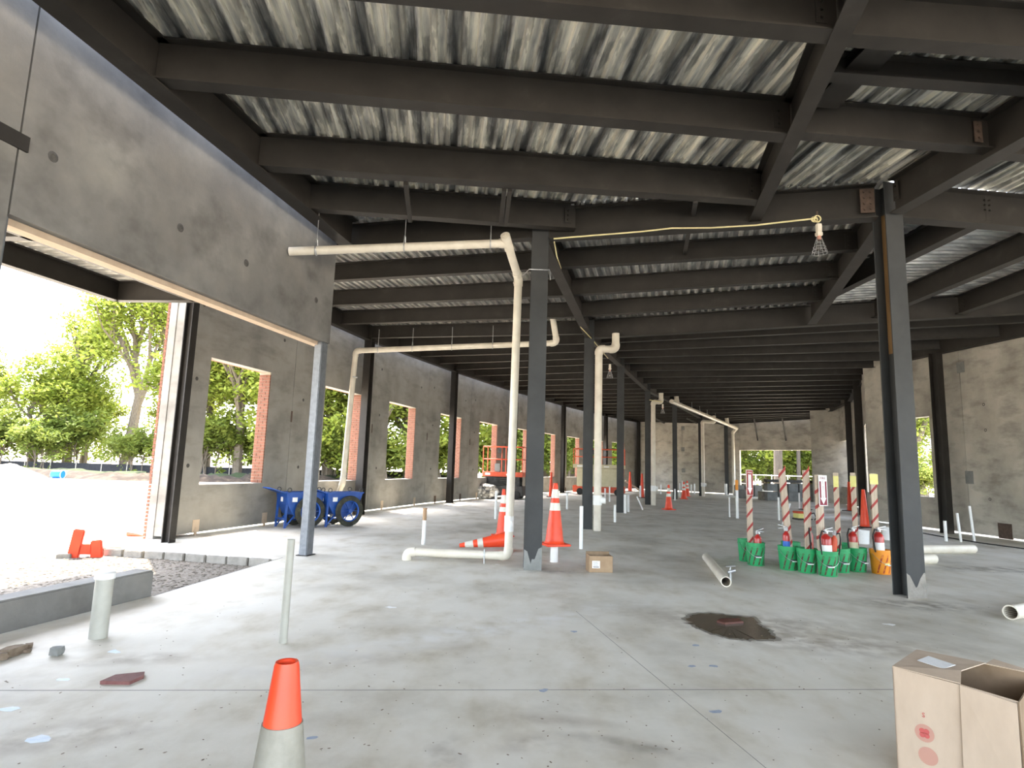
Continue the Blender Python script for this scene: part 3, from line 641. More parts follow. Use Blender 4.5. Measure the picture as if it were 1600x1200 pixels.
# ================================================================== OUTSIDE
def tree_meshes(seed, h, spread, nleaf, fork=.33, leaf=(.22, .5), low=0.0, stems=1, thick=.02, extra=0, crown=5.0, base=.15):
    r = random.Random(seed); tips = []; wood = MB()
    def grow(p, d, L_, rad, lev):
        q = p+d*L_; mid = p+d*(L_*.5)+Vector((r.uniform(-1, 1), r.uniform(-1, 1), 0))*L_*.06
        wood.tube([p, mid, q], [rad, rad*.82, rad*.62], 6 if lev < 2 else 4, cap=False)
        if lev >= 1: tips.append((mid.lerp(q, .5), L_*.42)); tips.append((q, L_*.55))
        if lev >= 3: return
        for k in range(r.choice((3, 3, 4)) if lev else r.choice((4, 5))):
            a = r.uniform(0, 6.28); tilt = r.uniform(.35, .95)*spread
            dd = (d+Vector((math.cos(a), math.sin(a), 0))*tilt+Vector((0, 0, .18))).normalized()
            grow(p.lerp(q, r.uniform(.55, 1.0)), dd, L_*r.uniform(.55, .8), rad*.55, lev+1)
    for s_ in range(stems):
        b = Vector((r.uniform(-.4, .4), r.uniform(-.4, .4), 0))*(stems > 1)
        grow(b, Vector((r.uniform(-.12, .12), r.uniform(-.12, .12), 1)).normalized(), h*fork, h*thick/(stems**.5), 0)
    zt = max(t[0].z+t[1]*.5 for t in tips); k = h/zt
    for v in wood.v: v.xyz = v*k
    tips = [(t*k, s*k) for t, s in tips]
    fo = MB(); vs = fo.v; fs = fo.f
    cl = list(tips)
    for _ in range(extra):                       # boughs filling the crown
        a = r.uniform(0, 6.28); q = r.uniform(.15, 1)**.5; zz = r.uniform(0, 1); rr = crown*math.sin(math.pi*min(1, .16+zz*.80))**.8
        cl.append((Vector((rr*q*math.cos(a), rr*q*math.sin(a), h*(base+(1-base)*zz*.97))), h*.075))
    for i in range(nleaf):
        t, s = r.choice(cl)
        p = t+Vector((r.gauss(0, s*.55), r.gauss(0, s*.55), r.gauss(0, s*.38)))
        if p.z < low: p.z = low+abs(r.gauss(0, .5))
        n = Vector((r.gauss(0, .7), r.gauss(0, .7), 1)).normalized(); a = n.orthogonal().normalized(); b = n.cross(a); an = r.uniform(0, 6.28)
        a, b = a*math.cos(an)+b*math.sin(an), b*math.cos(an)-a*math.sin(an); L_ = r.uniform(*leaf); w = L_*.5
        o = len(vs); vs += [p-a*L_*.5, p+b*w*.5-n*.05*L_, p+a*L_*.5-n*.12*L_, p-b*w*.5-n*.05*L_]; fs.append((o, o+1, o+2, o+3))
    return wood.mesh('trunk', 50), fo.mesh('foliage')
TK = [tree_meshes(1, 19, .75, 9000, .30, (.3, .6), extra=25, crown=5.5, base=.25), tree_meshes(2, 15, .95, 15000, .24, (.35, .7), extra=95, crown=6.0, base=.10),
      tree_meshes(5, 18, .8, 17000, .28, (.35, .7), extra=110, crown=5.5, base=.08), tree_meshes(8, 5.5, 1.1, 7000, .2, (.25, .5), .15, 4, .012, extra=30, crown=3.2, base=.04)]
for tk, m in zip(TK, (M_leaf, M_leaf, M_leaf2, M_leaf2)):
    tk[0].materials.append(M_bark); tk[1].materials.append(m)
def tree(kind, P, s, rz, label, group=None, name='leafy_tree', lean=0, leafm=None):
    t = thing(name, label, 'tree' if kind < 3 else 'shrub', P, rz, group); t.scale = (s, s, s); t.rotation_euler.x = lean
    a = obj('trunk', TK[kind][0], None, t); b = obj('foliage', TK[kind][1], None, t)
    return t
GZ = -.22
def outp(px, Y): return Vector((*(atY(px, 720, Y).xy), GZ))
tree(0, outp(196, 62), 1.1, .6, 'tall airy tree with forked trunk rising above the others outside the wide opening')
tree(1, outp(50, 60), .78, 2.0, 'broad bushy tree with leaning trunk left of the tall tree outside')
tree(2, outp(-60, 62), .75, 1.1, 'leafy tree at the far left edge, cut by the frame')
tree(1, outp(130, 66), .72, 4.0, 'lower bushy tree between the leaning trunk and the tall tree')
tree(0, outp(105, 64), .92, 3.3, 'airy tree between the leaning trunk and the tallest tree')
tree(2, outp(270, 72), .8, 5.0, 'leafy tree just right of the tall tree, beside the corner column')
WL = {322: 'leafy tree at the left side of the first window', 372: 'airy pale-trunked tree in the middle of the first window', 420: 'leafy tree beside the bricks of the first window', 470: 'bushy tree at the left edge of the second window',
      512: 'leafy tree filling the second window', 550: 'bushy tree behind the downpipe at the second window', 598: 'leafy tree at the left of the third window', 640: 'bushy tree at the right of the third window', 684: 'leafy tree at the left of the fourth window',
      722: 'bushy tree right of the column at the fourth window', 762: 'leafy tree filling the fifth window behind the red lift', 805: 'bushy tree at the sixth window behind the middle drainpipe', 850: 'leafy tree in the seventh window, right of the middle column', 892: 'bushy tree filling the eighth window',
      930: 'leafy tree behind the cream lift at the ninth window', 965: 'bushy tree in the last narrow window of the window wall', 1000: 'farthest leafy tree at the end of the window-wall row'}
GW = 'trees seen through the window wall'
for px, Y, k, s in ((322, 58, 1, .95), (372, 56, 0, .85), (420, 60, 2, .9), (470, 54, 1, .95), (512, 56, 2, .9), (550, 58, 1, 1.0), (598, 54, 2, .95), (640, 58, 1, 1.05), (684, 60, 2, .95), (722, 62, 1, 1.05), (762, 64, 2, 1.0), (805, 68, 1, 1.1), (850, 68, 2, 1.05), (892, 70, 1, 1.1), (930, 74, 2, 1.1), (965, 76, 1, 1.15), (1000, 80, 2, 1.1)):
    tree(k, outp(px, Y), s, px*.37, WL[px], GW)
GB_ = 'trees beyond the end opening'
for px, Y, k, s in ((1120, 74, 2, .9), (1160, 70, 1, 1.0), (1195, 74, 2, .95), (1240, 72, 1, 1.0), (1275, 76, 2, .9), (1310, 72, 1, 1.0)):
    tree(k, outp(px, Y), s, px*.21, '%s tree in the row beyond the big end opening' % {1120: 'leftmost leafy', 1160: 'second leafy', 1195: 'third, darker leafy', 1240: 'fourth, bushy', 1275: 'fifth, darker leafy', 1310: 'rightmost bushy'}[px], GB_)
tree(2, outp(1440, 50), .78, 1.0, 'leafy tree seen through the narrow window in the right wall'); tree(1, outp(1415, 62), .8, 3.0, 'bushy tree farther back seen through the narrow right window')
GS = 'undergrowth below the trees'
for i, px in enumerate(range(-90, 1010, 46)):
    tree(3, outp(px+random.uniform(-12, 12), 54+random.uniform(-1, 5)+max(0, (px-500)*.03)), random.uniform(.75, 1.2), px*.9, 'low dense shrub in the undergrowth below the trees', GS, 'shrub')
for i, px in enumerate(range(1140, 1310, 24)):
    tree(3, outp(px, 70+random.uniform(-3, 4)), random.uniform(.6, .95), px*.9, 'low dense shrub beyond the big end opening', 'shrubs beyond the end opening', 'shrub')
for px in (1418, 1445): tree(3, outp(px, 44), .55, px, '%s low shrub under the narrow right window' % ('left' if px < 1430 else 'right'), 'shrubs outside the right wall', 'shrub')
def bigtrunk(px, Y, r, label):
    P = outp(px, Y); t = thing('tree_trunk', label, 'tree', P)
    MB().tube([(0, 0, -.02), (0, 0, .5), (.1, .05, 5), (.0, 0, 14)], [r*1.25, r, r*.92, r*.6], 14).build('trunk', M_palebark, t, smooth=50)
    MB().tube([(.05, 0, 6.0), (1.6, .3, 9.0), (2.6, .4, 12)], [r*.45, r*.32, r*.15], 8).build('branch', M_palebark, t, smooth=50)
bigtrunk(1215, 58, .42, 'thick pale tree trunk beyond the big end opening'); bigtrunk(1247, 64, .2, 'thin pale tree trunk right of the thick one beyond the end opening')
# silt fence, soil bank, grass
def ridge(name, pts, hw, hh, m, seed, n=10):
    r = random.Random(seed); mb = MB(); P = [Vector(p) for p in pts]; rows = []
    for i in range(len(P)-1):
        for k in range(n): rows.append(P[i].lerp(P[i+1], k/n))
    rows.append(P[-1]); W = 7
    for i, p in enumerate(rows):
        d = (rows[min(i+1, len(rows)-1)]-rows[max(i-1, 0)]).normalized(); s = Vector((-d.y, d.x, 0))
        for j in range(W):
            u = j/(W-1)*2-1; mb.v.append(p+s*u*hw*(1+r.uniform(-.12, .12))+Vector((0, 0, max(0, (1-u*u))*hh*(.7+r.uniform(-.3, .4)) if 0 < j < W-1 else -.01)))
    for i in range(len(rows)-1):
        for j in range(W-1): mb.f.append((i*W+j, i*W+j+1, (i+1)*W+j+1, (i+1)*W+j))
    o = mb.build(name, m, smooth=70); o['kind'] = 'structure'; return o
bank = [outp(-120, 48), outp(60, 46), outp(200, 44), outp(330, 46), outp(420, 50), outp(560, 54), outp(700, 60)]
ridge('soil_bank', bank, 1.6, .55, M_soil, 4, 12)
ridge('grass_verge', [p+Vector((-.8, 2.8, 0)) for p in bank], 2.4, .6, M_grass, 6, 12)
sf = thing('silt_fence', 'low black silt fence with pale stakes along the tree line', 'fence', outp(-120, 56))
o0 = Vector(sf.location); fp = [outp(px, 56 if px < 400 else 56+(px-400)*.03) for px in range(-120, 760, 40)]
fm = MB()
for i in range(len(fp)-1):
    d = (fp[i+1]-fp[i]); fm.sweep(fp[i]-o0+Vector((0, 0, .0)), fp[i+1]-o0, [(-.006, 0), (.006, 0), (.006, .95), (-.006, .95)], upv=Vector((0, 0, 1)))
fm.build('fabric', M_silt, sf)
for p in fp: MB().box(-.03, .03, -.07, -.01, 0, 1.15).build('stake', M_stake, sf, p-o0)
wf_ = thing('wire_fence', 'pale wire fence outside the big end opening', 'fence', outp(1130, 56)); o0 = Vector(wf_.location)
fp = [outp(px, 56) for px in range(1130, 1330, 25)]
for p in fp: MB().tube([(0, 0, 0), (0, 0, 1.75)], .035, 6).build('fence_post', M_label, wf_, p-o0)
MB().tube([p-o0+Vector((0, 0, 1.7)) for p in fp], .03, 6).build('top_rail', M_label, wf_); MB().tube([p-o0+Vector((0, 0, .9)) for p in fp], .015, 4).build('wire', M_label, wf_)
# white gravel pile, blue drums, orange barrier, odd block
def mound(name, P, rx, ry, h, m, label, cat, seed):
    r = random.Random(seed); mb = MB(); n = 24; rings = 7
    for i in range(rings):
        t = i/(rings-1)
        for k in range(n):
            a = 2*math.pi*k/n; q = (1-t)*(1+r.uniform(-.07, .07)); mb.v.append(Vector((rx*q*math.cos(a), ry*q*math.sin(a), h*(1-(1-t)**1.6)*(1+r.uniform(-.06, .06)*(t > 0)))))
    for i in range(rings-1):
        for k in range(n): mb.f.append((i*n+k, i*n+(k+1) % n, (i+1)*n+(k+1) % n, (i+1)*n+k))
    return tag(mb.build(name, m, None, P, smooth=80), label, cat)
mound('gravel_pile', outp(15, 36), 2.4, 1.8, 1.05, M_sand, 'white gravel pile on the bright ground at far left', 'pile', 3)
bl = thing('blue_drum', 'small bright blue drum lying by the grass outside', 'drum', outp(93, 43)); MB().lathe([(0, -.35), (.27, -.35), (.29, -.32), (.27, -.1), (.29, 0), (.27, .1), (.29, .32), (.27, .35), (0, .35)], 14, (0, 0, .29), Matrix.Rotation(math.pi/2, 3, 'Y')).build('drum_body', mat('bright_blue_plastic', [(.01, .13, .6)], rough=.4), bl, smooth=40)
MB().lathe([(.27, .34), (.3, .36), (.27, .38)], 14, (0, 0, .29), Matrix.Rotation(math.pi/2, 3, 'Y')).build('drum_rim', M_label, bl)
ob = thing('plastic_barrier', 'bent orange plastic barrier piece on the sunny ground beside the stone edge', 'barrier', Vector((*fl(128, 878, -.2).xy, GZ)), .4)
MB().bevbox(-.22, -.06, -.05, .05, 0, .52, .015, Matrix.Rotation(.12, 4, 'Y')).build('upright', M_orange, ob); MB().bevbox(.12, .28, -.05, .05, 0, .34, .015, Matrix.Rotation(-.1, 4, 'Y')).build('upright', M_orange, ob); MB().bevbox(-.12, .2, -.035, .035, .14, .3, .012).build('cross_panel', M_orange, ob); MB().box(-.3, -.02, -.12, .12, 0, .03).build('foot', M_orange, ob)
o = MB().bevbox(-.1, .1, -.07, .07, 0, .16, .012).build('stone_block', M_edge, None, Vector((*fl(100, 879, -.2).xy, GZ)), .3); tag(o, 'small pale stone block left of the orange barrier piece', 'block')
o = MB().tube([(0, 0, .05), (.25, .02, .04), (.45, 0, .03)], [.06, .04, .012], 8).build('fallen_marker', M_orange, None, Vector((*fl(200, 836, -.2).xy, GZ)), -.3, smooth=40); tag(o, 'small orange marker lying on the sunlit ground near the corner column', 'marker')

# ================================================================== THINGS
# ---- drain pipes (PVC) with elbows and hangers
def arc(p, a, b, r, n=6):
    "points of a bend at corner p from direction a (arriving) to b (leaving)"
    p, a, b = Vector(p), Vector(a).normalized(), Vector(b).normalized(); th = a.angle(b); t = r*math.tan(th/2)
    s = p-a*t; c = s+(b-a*a.dot(b)).normalized()*r; u = s-c; out = []
    for k in range(n+1):
        f = th*k/n; out.append(c+u*math.cos(f)+a*r*math.sin(f))
    return out
def route(corners, r):
    "rounded path through corners"
    C_ = [Vector(c) for c in corners]; pts = [C_[0]]
    for i in range(1, len(C_)-1): pts += arc(C_[i], C_[i]-C_[i-1], C_[i+1]-C_[i], r)
    return pts+[C_[-1]]
def drain(name, label, corners, rad, mtl=None, bend=.13, cuffs=True, cap0=True):
    C_ = [Vector(c) for c in corners]; base = Vector((C_[-1].x, C_[-1].y, min(c.z for c in C_)))
    t = thing(name, label, 'pipe', base); L = [c-base for c in C_]; m = mtl or M_pvc
    for i in range(len(L)-1):
        a, b = L[i], L[i+1]; d = (b-a).normalized(); s = (bend if i else 0); e = (bend if i < len(L)-2 else 0)
        MB().tube([a+d*s, b-d*e], rad, 20).build('pipe_run', m, t, smooth=40)
    for i in range(1, len(L)-1):
        pts = arc(L[i], L[i]-L[i-1], L[i+1]-L[i], bend*.8, 7); pts = [L[i]+(L[i-1]-L[i]).normalized()*(bend+.03)]+pts+[L[i]+(L[i+1]-L[i]).normalized()*(bend+.03)]
        MB().tube(pts, rad*1.13, 20).build('elbow', m, t, smooth=40)
    return t
def ring(par, c, d, rad, m=None, w=.03, name='pipe_clamp'):
    c = Vector(c)-Vector(par.location); d = Vector(d).normalized()
    return MB().tube([c-d*w/2, c+d*w/2], rad*1.1, 16).build(name, m or M_rod, par, smooth=40)
def hanger(par, c, ztop, rad):
    "clevis hanger and rod above a horizontal run"
    c = Vector(c); q = c-Vector(par.location); mb = MB().tube([q+Vector((0, 0, rad+.1)), q+Vector((0, 0, ztop-c.z))], .007, 6)
    for s in (-1, 1): mb.tube([q+Vector((0, s*rad*1.1, 0)), q+Vector((0, s*rad*.95, rad*.9)), q+Vector((0, s*.02, rad+.11))], .009, 5)
    mb.tube([q+Vector((0, rad*1.12*math.cos(a), rad*1.12*math.sin(a))) for a in [math.pi*(1+k/8) for k in range(9)]], .01, 5)
    return mb.build('clevis_hanger', M_rod, par)
# first drain: hangs under the near roof, drops beside the middle column and runs along the floor
R1_ = .066
e0, e1 = atY(452, 393, 8.75), atY(793, 380, 9.0); e2 = atY(822, 437, 9.62)
xv, yv = .02, 9.72
e2 = Vector((.055, yv-.06, atY(822, 437, yv).z)); fz = .125
d1 = drain('drain_pipe', 'long white drainpipe under the near roof, dropping beside the middle column to the floor', [e0, e1, e2, (xv-.0, yv, fz), (fl(632, 868, .1).x, yv+.12, fz), (fl(632, 868, .1).x, yv+.12, 0)], R1_, M_pvc, .10)
ring(d1, e0.lerp(e1, .12), e1-e0, R1_); hanger(d1, e0.lerp(e1, .12), 5.5, R1_); hanger(d1, e0.lerp(e1, .52), 5.62, R1_); hanger(d1, e0.lerp(e1, .92), 5.62, R1_)
ce = e1-Vector(d1.location); dd = (e1-e2).normalized(); MB().tube([ce, ce+dd*.16], R1_*1.15, 18).build('cleanout', M_pvc, d1, smooth=40)
MB().bar(ce+dd*.16, ce+dd*.18, .05, .05).build('cleanout_plug', M_pvc, d1)
cz = Vector((xv, yv, .62))-Vector(d1.location); MB().tube([cz+Vector((0, 0, -.12)), cz+Vector((0, 0, .12))], R1_*1.15, 18).tube([cz, cz+Vector((-.0, -.12, 0))], R1_*.9, 18).build('cleanout', M_pvc_w, d1, smooth=40)
MB().cbox(cz+Vector((0, -.135, 0)), .05, .03, .05, Matrix.Rotation(.6, 3, 'Y')).build('cleanout_plug', M_pvc_w, d1)
ring(d1, (xv+.02, yv, 4.55), (0, 0, 1), R1_, M_pvc, .02)
st_ = Vector((xv, yv, 4.62))-Vector(d1.location); MB().tube([st_+Vector((.06, -.03, 0)), st_+Vector((.2, -.52, 0)), st_+Vector((.52, -.52, 0)), st_+Vector((.56, -.2, -.06))], .008, 5).build('strap', M_rod, d1)
fx = Vector((fl(757, 868, .1).x, yv+.03, fz))-Vector(d1.location); MB().tube([fx+Vector((-.012, 0, 0)), fx+Vector((.012, 0, 0))], R1_*1.12, 16).bar(fx+Vector((0, -.05, -.125)), fx+Vector((0, -.05, .1)), .015, .04).build('pipe_clamp', M_rod, d1, smooth=40)
# second drain: along the window wall bay
R2_ = .075
w0 = atY(556, 548, 16.6); w1_ = atY(870, 536, 15.1); w2_ = Vector((atY(863, 480, 14.9).x, 14.75, 5.3))
d2 = drain('drain_pipe', 'white drainpipe crossing below the roof and dropping behind the blue carts', [w2_, w1_, w0, (fl(549, 800).x+.28, 16.62, .95), (fl(549, 800).x+.05, 17.1, .62)], R2_, M_pvc, .13)
for t in (.12, .3, .5, .7): hanger(d2, w0.lerp(w1_, t), 5.2, R2_)
ring(d2, (w0.x+.02, 16.6, w0.z-.75), (0, 0, 1), R2_)
# drains dropping at the middle row
def vdrain(label, px, py, top, Y, ex, rad, hub=True):
    P = fl(px, py); P.y = Y; P.x = atY(px, py, Y).x; zt = atY(px, top, Y).z; exx = atY(ex, top, Y).x
    t = drain('drain_pipe', label, [(exx, Y, zt+.42), (exx, Y, zt), (P.x, Y, zt), (P.x, Y, 0)], rad, M_pvc, .12)
    q = Vector((0, 0, .75)); MB().tube([q+Vector((0, 0, -.12)), q+Vector((0, 0, .12))], rad*1.2, 16).tube([q, q+Vector((.2, -.02, 0))], rad*.9, 14).build('cleanout', M_pvc_w, t, smooth=40)
    return t
vdrain('white drainpipe standing just right of the second middle column', 933, 829, 545, 15.35, 962, .095)
vdrain('white drainpipe beside the fourth middle column', 1021, 789, 628, 27.6, 1033, .10)
vdrain('white drainpipe beside the sixth middle column near the end wall', 1099, 775, 659, 39.8, 1116, .11)
p0, p1 = atY(1049, 627, 31.5), atY(1151, 669, 43.6)
d5 = drain('drain_pipe', 'long sloping white drainpipe under the far roof that drops at the end opening', [p0, p1, (atY(1145, 672, 44.0).x, 44.0, atY(1145, 676, 44).z), (atY(1145, 672, 44.0).x, 44.0, 0)], .11, M_pvc, .1)
for t, h in ((.07, .6), (.82, .7)):
    c = p0.lerp(p1, t)-Vector(d5.location); MB().tube([c, c+Vector((-.1, 0, h))], .12, 14).build('branch', M_pvc, d5, smooth=40)
for t in (.25, .36, .47, .6): hanger(d5, p0.lerp(p1, t), p0.lerp(p1, t).z+.75, .11)
# ---- upright stub pipes coming out of the slab
def stub(px, base, top, w, label, m=None, lean=0, cap=False, tag2=None):
    P = fl(px, base); D = P.length; zt = atY(px, top, P.y).z; r = w*P.y/F_PX/2*.93
    t = thing('stub_pipe', label, 'pipe', (P.x, P.y+r, 0), 0, 'pipe stubs standing out of the slab')
    MB().pipe((0, 0, 0), (lean, 0, zt), r, r*.86, 16).build('pipe_wall', m or M_pvc_w, t, smooth=40)
    if cap: MB().lathe([(0, zt+.005), (r*.96, zt+.005), (r*1.12, zt-.004), (r*1.12, zt-.05), (r, zt-.052)], 18).build('cap', M_pvc_w, t, smooth=40)
    else: MB().tube([(lean*.97, 0, zt-.06), (lean*.99, 0, zt-.03)], r*.87, 14).build('bore', M_pvc_in, t)
    if tag2: MB().tube([(0, 0, tag2[0]), (0, 0, tag2[1])], r*1.03, 16, cap=False).build('paint_band', tag2[2], t, smooth=40)
    return t
M_pvc_g = mat('grey_pvc', [(.3, (.34, .33, .285)), (.7, (.43, .42, .37))], scale=5, rough=.5)  # greyer and darker than the other stub pipes
stub(144, 1000, 896, 27, 'thick capped white stub pipe beside the concrete curb', M_pvc_g, cap=True)
stub(440, 1006, 843, 12.5, 'tall thin grey stub pipe standing in the open floor at left', M_pvc_g)
stub(661, 851, 796, 6.5, 'thin rust-topped stub pipe behind the floor drainpipe', tag2=(.45, .68, mat('rusty_pipe', [(.34, .22, .13)], rough=.8)))
stub(774, 811, 767, 4.4, 'thin stub pipe left of the striped cone, farther one'); stub(797, 814, 782, 4, 'thin stub pipe just right of the striped standing cone')
stub(866, 879, 833, 12.5, 'thick white stub pipe under the raised cone'); stub(908, 858, 791, 6, 'white stub pipe in front of the second middle column')
stub(886, 796, 770, 3.6, 'short stub pipe with clamps behind the raised cone'); stub(945.6, 778, 763, 2.6, 'left of two tiny stub pipes in front of the cream lift'); stub(952.5, 784, 760, 2.4, 'right of two tiny stub pipes in front of the cream lift')
stub(961, 816, 789, 4.2, 'stub pipe left of the third middle column'); stub(977, 802, 773, 4.6, 'left pipe of the close pair beside the third middle column'); stub(982, 800, 773, 4, 'right pipe of the close pair beside the third middle column')
stub(1001, 778, 759, 3, 'white stub pipe beside the orange post left of the fourth column'); stub(1033, 772, 757, 2.2, 'small stub pipe left of the far striped cone, by the end wall')
stub(1055, 782, 764, 2.8, 'stub pipe at the foot of the fifth middle column'); stub(1062.5, 778, 755, 2, 'shorter stub pipe left of the twin far cones'); stub(1066.5, 779, 751, 2, 'taller stub pipe touching the twin far cones')
stub(1080.5, 770, 757, 2.4, 'left of two stub pipes right of the twin far cones'); stub(1085.5, 772, 756, 2.4, 'right of two stub pipes right of the twin far cones')
stub(1135, 773, 756, 4.6, 'wide white stub pipe at the foot of the farthest middle column'); stub(1140.5, 808, 777, 2.6, 'thin stub pipe left of the orange-banded one')
stub(1153, 810, 766, 4.6, 'stub pipe with an orange paint band, right of the far pair', tag2=(.95, 1.3, M_orangeb)); stub(1218, 813, 777, 3.2, 'stub pipe between the two left bucket posts')
stub(1228.5, 791, 772, 2, 'thin far stub pipe behind the leaning post'); stub(1250, 796, 770, 2.4, 'stub pipe left of the yellow tool box'); stub(1285.5, 813, 779, 3.2, 'stub pipe left of the white sign'); stub(1308.5, 815, 778, 2.8, 'stub pipe right of the white sign')
stub(1480, 846, 814, 4.8, 'shortest of three stub pipes along the right wall'); stub(1503, 847, 802, 4, 'middle of three stub pipes along the right wall', lean=-.05); stub(1524, 847, 791, 4, 'tallest of three stub pipes along the right wall', lean=-.06)
def rodthing(name, label, cat, p, q, r, m, hollow=0):
    p, q = Vector(p), Vector(q)
    t = thing(name, label, cat, (p.x, p.y, 0)); o = Vector(t.location)
    if hollow:
        MB().pipe(p-o, q-o, r, r*.84, 22).build('pipe_wall', m, t, smooth=40); MB().tube([p-o+(q-p)*.02, q-o-(q-p)*.02], r*.842, 20, cap=False).build('bore', M_pvc_in, t)
    else: MB().tube([p-o, q-o], r, 12).build('pipe_wall', m, t, smooth=40)
    return t
rodthing('leaning_pipe', 'short white pipe leaning on the slab right of the third middle column', 'pipe', (*fl(1004, 797).xy, .02), atY(995.5, 776, fl(1004, 797).y+.4), .03, M_pvc_w)
rodthing('leaning_pipe', 'white pipe leaning behind the leaning striped post', 'pipe', (*fl(1223, 821).xy, .03), atY(1234, 787, fl(1223, 821).y+.3), .035, M_pvc_w)
rodthing('board', 'pale wooden board sloping down behind the third middle column', 'board', (*fl(1001, 768).xy, .04), atY(977, 751, fl(1001, 768).y-.5), .07, M_wood)
rodthing('loose_pipe', 'white pipe lying on the floor towards the viewer beside the puddle', 'pipe', fl(1134.5, 909, .07), fl(1103.5, 870.5, .07), .068, M_pvc, 1)
rodthing('loose_pipe', 'open end of a white pipe lying at the right edge of the frame', 'pipe', fl(1579, 957, .09), fl(1660, 938, .09)+Vector((.3, .1, 0)), .078, M_pvc, 1)
rodthing('loose_pipe', 'long pale pipe lying on the floor right of the right-hand column', 'pipe', fl(1428, 858.5, .08), fl(1521, 857.5, .08), .088, M_pvc, 1)
rodthing('loose_pipe', 'short pale pipe lying in front of the long one, half hidden by the column', 'pipe', fl(1425, 874, .08), fl(1459, 873, .08), .088, M_pvc, 1)
v = thing('pipe_valve', 'small chrome pipe valve standing beside the lying white pipe', 'valve', fl(1141, 908)); MB().tube([(0, 0, 0), (0, 0, .12)], .02, 10).tube([(-.035, 0, .12), (.075, 0, .15)], .022, 10).build('valve_body', M_rod, v, smooth=40)
MB().tube([(0, 0, .14), (.01, 0, .2)], .008, 6).tube([(-.06, 0, .2), (.08, 0, .21)], .011, 6).build('valve_handle', M_rod, v, smooth=40)
# ---- traffic cones
def cone_parts(h, bw, r0, r1, collars, tm=None, cm=None, bm_=None, seg=28):
    out = []
    m = tm or M_orange
    out.append(('base', MB().bevbox(-bw/2, bw/2, -bw/2, bw/2, 0, .035, .012), bm_ or m))
    out.append(('body', MB().lathe([(r0*1.22, .034), (r0*1.05, .06), (r0, .09), (r1, h-.012), (r1*.9, h), (r1*.72, h-.002), (r1*.7, h-.06), (r0*.9, .1)], seg), m))
    for z0, z1 in collars:
        ra, rb = r0+(r1-r0)*((z0-.09)/(h-.102)), r0+(r1-r0)*((z1-.09)/(h-.102))
        out.append(('reflective_collar', MB().lathe([(ra-.004, z0-.001), (ra+.0035, z0), (rb+.0035, z1), (rb-.004, z1+.001)], seg), cm or M_refl))
    return out
def cone(label, P, h=.95, bw=.40, r0=.135, r1=.035, collars=((.5, .60), (.68, .83)), rz=0, M=None, bm_=None, group=None, cm=None):
    t = thing('traffic_cone', label, 'cone', P, rz, group or 'traffic cones')
    for n, mb, m in cone_parts(h, bw, r0, r1, collars, cm=cm, bm_=bm_):
        if M: mb.v = [M@v_ for v_ in mb.v]
        mb.build(n, m, t, smooth=40)
    return t
cone('orange cone with wide grey collar cut off by the bottom edge of the photo', (-.665, 1.95, 0), .89, .36, .13, .037, ((.36, .715),), .4, cm=mat('shaded_grey_collar', [(.3, (.21, .20, .165)), (.7, (.27, .26, .22))], scale=20, rough=.5))  # grey collar colour carries the shade on this cone
cone('striped orange cone raised on a stub pipe right of the middle column', (*fl(866, 879).xy+Vector((0, .06)), .265), 1.0, .42, .145, .038, ((.56, .68), (.76, .90)), .35)
cone('striped orange cone standing left of the middle column', fl(785, 839)+Vector((0, .15, 0)), 1.02, .42, .14, .035, ((.53, .63), (.71, .89)), .3)
P = fl(797, 863); Mx = Matrix.Translation((0, 0, .21)) @ Matrix.Rotation(math.radians(-98.5), 4, 'Y')
cone('striped orange cone lying on its side behind the floor drainpipe', (P.x, P.y+.2, 0), .93, .40, .135, .035, ((.50, .60), (.68, .83)), .04, Mx)
cone('striped orange cone standing alone in the far middle of the hall', fl(1047, 797)+Vector((0, .2, 0)), .99, .44, .15, .04, ((.52, .64), (.72, .86)), .2)
cone('front one of the twin striped cones by the fifth middle column', fl(1069.5, 780)+Vector((0, .1, 0)), .96, .40, .16, .045, ((.5, .62), (.70, .84)), 0)
cone('rear one of the twin striped cones by the fifth middle column', fl(1076, 776)+Vector((0, .3, 0)), .98, .40, .16, .045, ((.5, .62), (.70, .84)), 0)
def post(label, px, base, top, r0, r1, bw, coll=(), lab2=None):
    P = fl(px, base); h = atY(px, top, P.y).z
    return cone(label, P+Vector((0, .15, 0)), h, bw, r0, r1, coll, .2, None, M_dark, 'slim orange channel posts')
post('slim orange channel post left of the raised cone', 861, 777, 738, .11, .05, .4); post('left slim orange channel post behind the fourth middle column', 985, 768, 737, .15, .05, .6); post('right slim orange channel post touching the fourth middle column', 1004, 778, 740, .13, .05, .5)
post('slim orange channel post in front of the standing panel', 1331.5, 799, 753, .12, .06, .5); post('tall orange channel post behind the yellow-tagged striped post', 1356, 825, 765, .13, .05, .4); post('orange and white striped channel post by the yellow tool box', 1261, 797, 755, .11, .075, .42, ((.32, .52), (.70, .92), (1.1, 1.14)))
